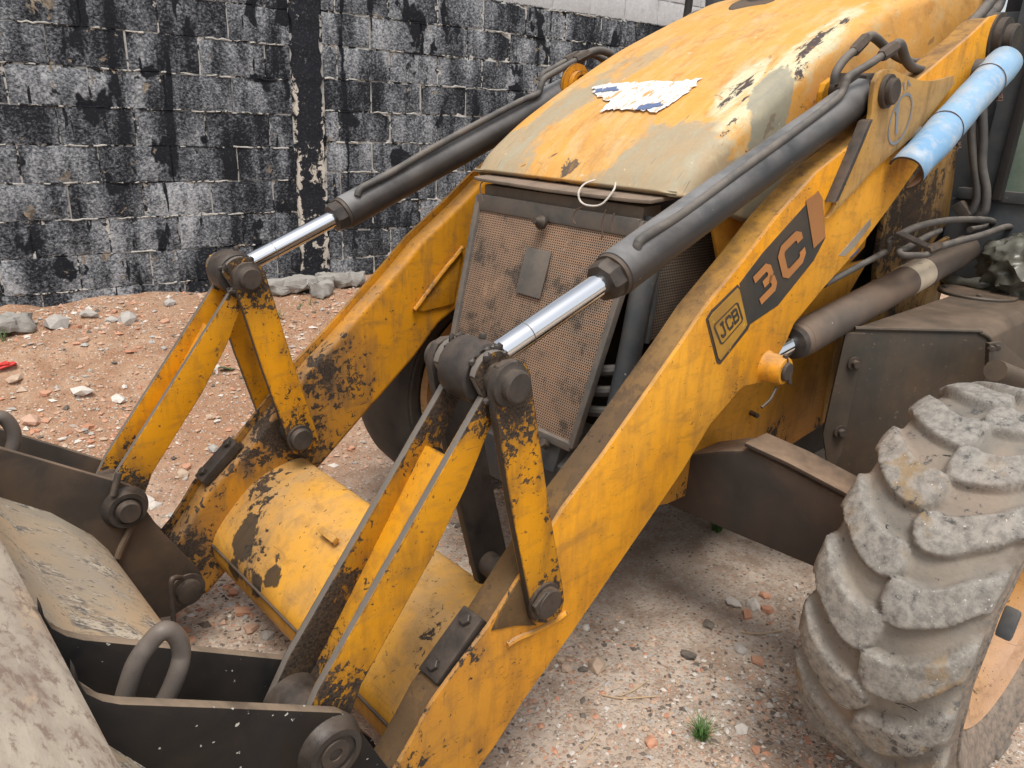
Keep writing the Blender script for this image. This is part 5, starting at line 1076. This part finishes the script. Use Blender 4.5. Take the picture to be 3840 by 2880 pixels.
# gravel: thousands of bits nobody could count
base = [(1,0,0),(-1,0,0),(0,1,0),(0,-1,0),(0,0,1),(0,0,-1)]; fc = [(0,2,4),(2,1,4),(1,3,4),(3,0,4),(2,0,5),(1,2,5),(3,1,5),(0,3,5)]
base = np.array(base, float); fc = np.array(fc)
def gravel(name, n, x0, x1, y0, y1, smin, smax, wts, lab_mats=S):
    X = rng.uniform(x0, x1, n); Yv = rng.uniform(y0, y1, n); keep = (.10602*X+.99436*Yv+3.33) > .03
    cl = np.array([mn.noise((a*2.2, b*2.2, 7)) for a, b in zip(X, Yv)]); keep &= rng.random(n) < np.clip(.55+1.2*cl, .12, 1); X = X[keep]; Yv = Yv[keep]; n = len(X)
    Z = np.array([gh(a, b) for a, b in zip(X, Yv)]); s = smin*np.exp(rng.random(n)**2*math.log(smax/smin)); a = rng.uniform(0, 6.28, n)
    jit = rng.uniform(.6, 1.25, (n, 6, 1)); B = base[None]*jit*np.stack([s*rng.uniform(.8,1.4,n), s*rng.uniform(.6,1.1,n), s*rng.uniform(.35,.8,n)], -1)[:,None,:]
    B += rng.normal(0, .22, (n,6,3))*s[:,None,None]*.5
    ca, sa = np.cos(a)[:,None], np.sin(a)[:,None]; bx_ = B[...,0]*ca-B[...,1]*sa; by_ = B[...,0]*sa+B[...,1]*ca
    co = np.stack([bx_+X[:,None], by_+Yv[:,None], B[...,2]+Z[:,None]+s[:,None]*.12], -1).reshape(-1,3)
    f = (fc[None]+6*np.arange(n)[:,None,None]).reshape(-1,3)
    me = bpy.data.meshes.new(name); me.from_pydata(co.tolist(), [], f.tolist())
    for q in lab_mats: me.materials.append(q)
    mi = np.repeat(rng.choice(6, n, p=np.array(wts)/sum(wts)), 8); me.polygons.foreach_set('material_index', mi.astype(np.int32)); me.update()
    o = put(name, me); o['kind'] = 'stuff'; return o
gravel('gravel', 15000, -1.9, 1.1, -3.3, -.6, .0045, .022, (5,3,3,6,2,4))
gravel('gravel', 9000, -.9, 1.0, -1.0, .55, .0025, .013, (3,4,3,8,4,2))
gravel('gravel', 12000, -1.6, .35, .45, 1.15, .0018, .012, (2.5,4,4,9,4,2))
gravel('gravel', 3500, -2.1, -.9, 1.0, 2.0, .004, .014, (3,3,5,6,2,3))
# grass tufts
def tuft(p, n, h, lab, k):
    r = random.Random(k); bm = bmesh.new(); z = gh(p[0], p[1])-.004
    for _ in range(n):
        a = r.uniform(0, 6.28); ln = h*r.uniform(.45, 1.1); lean = r.uniform(.15, .9)*ln; b0 = V(p[0]+r.uniform(-.03,.03)*h*6, p[1]+r.uniform(-.03,.03)*h*6, z); dr = V(math.cos(a), math.sin(a), 0); sd_ = V(-dr.y, dr.x, 0)*r.uniform(.0014,.0030); prev = None
        for i in range(5):
            t = i/4; c = b0+dr*lean*t*t+V(0,0,ln*(t-.35*t*t)); w_ = sd_*(1-t*.9); cur = (bm.verts.new(c-w_), bm.verts.new(c+w_))
            if prev: bm.faces.new((prev[0], prev[1], cur[1], cur[0]))
            prev = cur
    tag(fin('grass_tuft', bm, 'grass', None), lab, 'grass tuft', 'grass tufts in the yard')
tuft((-0.6446,0.6362,-0.0002311), 130, .075, 'spreading green grass tuft on the dirt left of the near tyre', 1)
tuft((-1.628,0.04785,-7.182e-05), 90, .09, 'grass tuft in the shade under the front axle', 2)
tuft((-1.066,-2.582,0.3733), 14, .11, 'tall thin grass tuft at the wall foot beside the far link', 3)
tuft((-1.255,-2.675,0.3997), 9, .07, 'small grass tuft left of the far arm near the slab', 4)
tuft((-1.32,-2.665,0.3989), 10, .09, 'grass tuft touching the far arm edge by the slab', 5)
tuft((0.242,-2.817,0.3955), 9, .12, 'thin grass tuft at the left edge of the rubble bank', 6)
# litter
p = (-0.508,-2.234,0.2552); z = gh(p[0], p[1])+.02
bm = slab([V(p[0]-.04,p[1]-.0,z), V(p[0]+.04,p[1]-.02,z), V(p[0]+.04,p[1]-.02,z+.018), V(p[0]-.04,p[1],z+.018)], (.0,.012,.006), .002)
slab([V(p[0]+.028,p[1]-.02,z-.022), V(p[0]+.04,p[1]-.02,z-.022), V(p[0]+.04,p[1]-.02,z), V(p[0]+.028,p[1]-.02,z)], (0,.012,.004), .001, bm); slab([V(p[0]-.04,p[1]-.0,z-.022), V(p[0]-.03,p[1]-.0,z-.022), V(p[0]-.03,p[1]-.0,z), V(p[0]-.04,p[1]-.0,z)], (0,.012,.004), .001, bm)
tag(fin('plastic_clip', bm, 'white_plastic', None), 'white plastic clip lying on the dirt between the far lever and link', 'plastic clip')
p = (-0.591,-2.243,0.2612); z = gh(p[0], p[1])+.015; bm = bmesh.new(); P = [(-.05,0),(-.02,.018),(.02,.02),(.045,.006),(.04,-.008),(.01,-.018),(-.025,-.012)]
bm.faces.new([bm.verts.new((p[0]+x-.01, p[1]+y, z+.012*math.sin(x*40))) for x, y in P]); tag(fin('leaf', bm, 'leaf', None), 'dark green fallen leaf beside the white plastic clip', 'leaf')
p = (0.2955,-2.582,0.3348); bm = bmesh.new(); r = random.Random(2)
for k in range(9): tube([V(p[0]+r.uniform(-.05,.05), p[1]+r.uniform(-.03,.03), gh(p[0],p[1])+r.uniform(.005,.03)) for _ in range(3)], .006, 5, 4, bm)
tag(fin('plastic_shred', bm, 'red_cloth', None), 'shredded red plastic lying at the left edge of the dirt', 'plastic shred')
TW = (((-0.5843,0.4025,-0.0001196), (-0.6427,0.4125,-0.0004103), (-0.6985,0.4126,-4.559e-05)), ((-0.5499,0.3665,-0.0002618), (-0.5845,0.4142,-0.000312), (-0.6704,0.4675,-1.453e-05)), ((-0.2875,-1.642,0.07185), (-0.3145,-1.609,0.06508), (-0.338,-1.56,0.05458)), ((-0.1688,-1.505,0.03936), (-0.2126,-1.553,0.05027), (-0.2196,-1.593,0.05905)), ((-1.121,0.4643,-7.744e-05), (-1.156,0.5107,-0.0003258), (-1.228,0.5522,-0.0002806)), ((-0.3444,0.4664,-0.0002507), (-0.3975,0.4588,-0.0003741), (-0.4357,0.4495,-0.0004147)))
TL_ = ('straw stalk slanting on the dirt right of the tile fragment', 'long straw stalk lying level on the dirt below the tile fragment', 'straw stalk left of the far wear pad', 'bent twig by the far arm below the far wear pad', 'straw stalk by the near tyre', 'thin twig at the bottom right of the near arm')
for P, lab in zip(TW, TL_):
    tag(fin('straw_stalk', tube([V(q[0], q[1], gh(q[0], q[1])+.006) for q in P], .0022, 6, 4), 'twig', None), lab, 'straw stalk', 'straw stalks on the dirt')
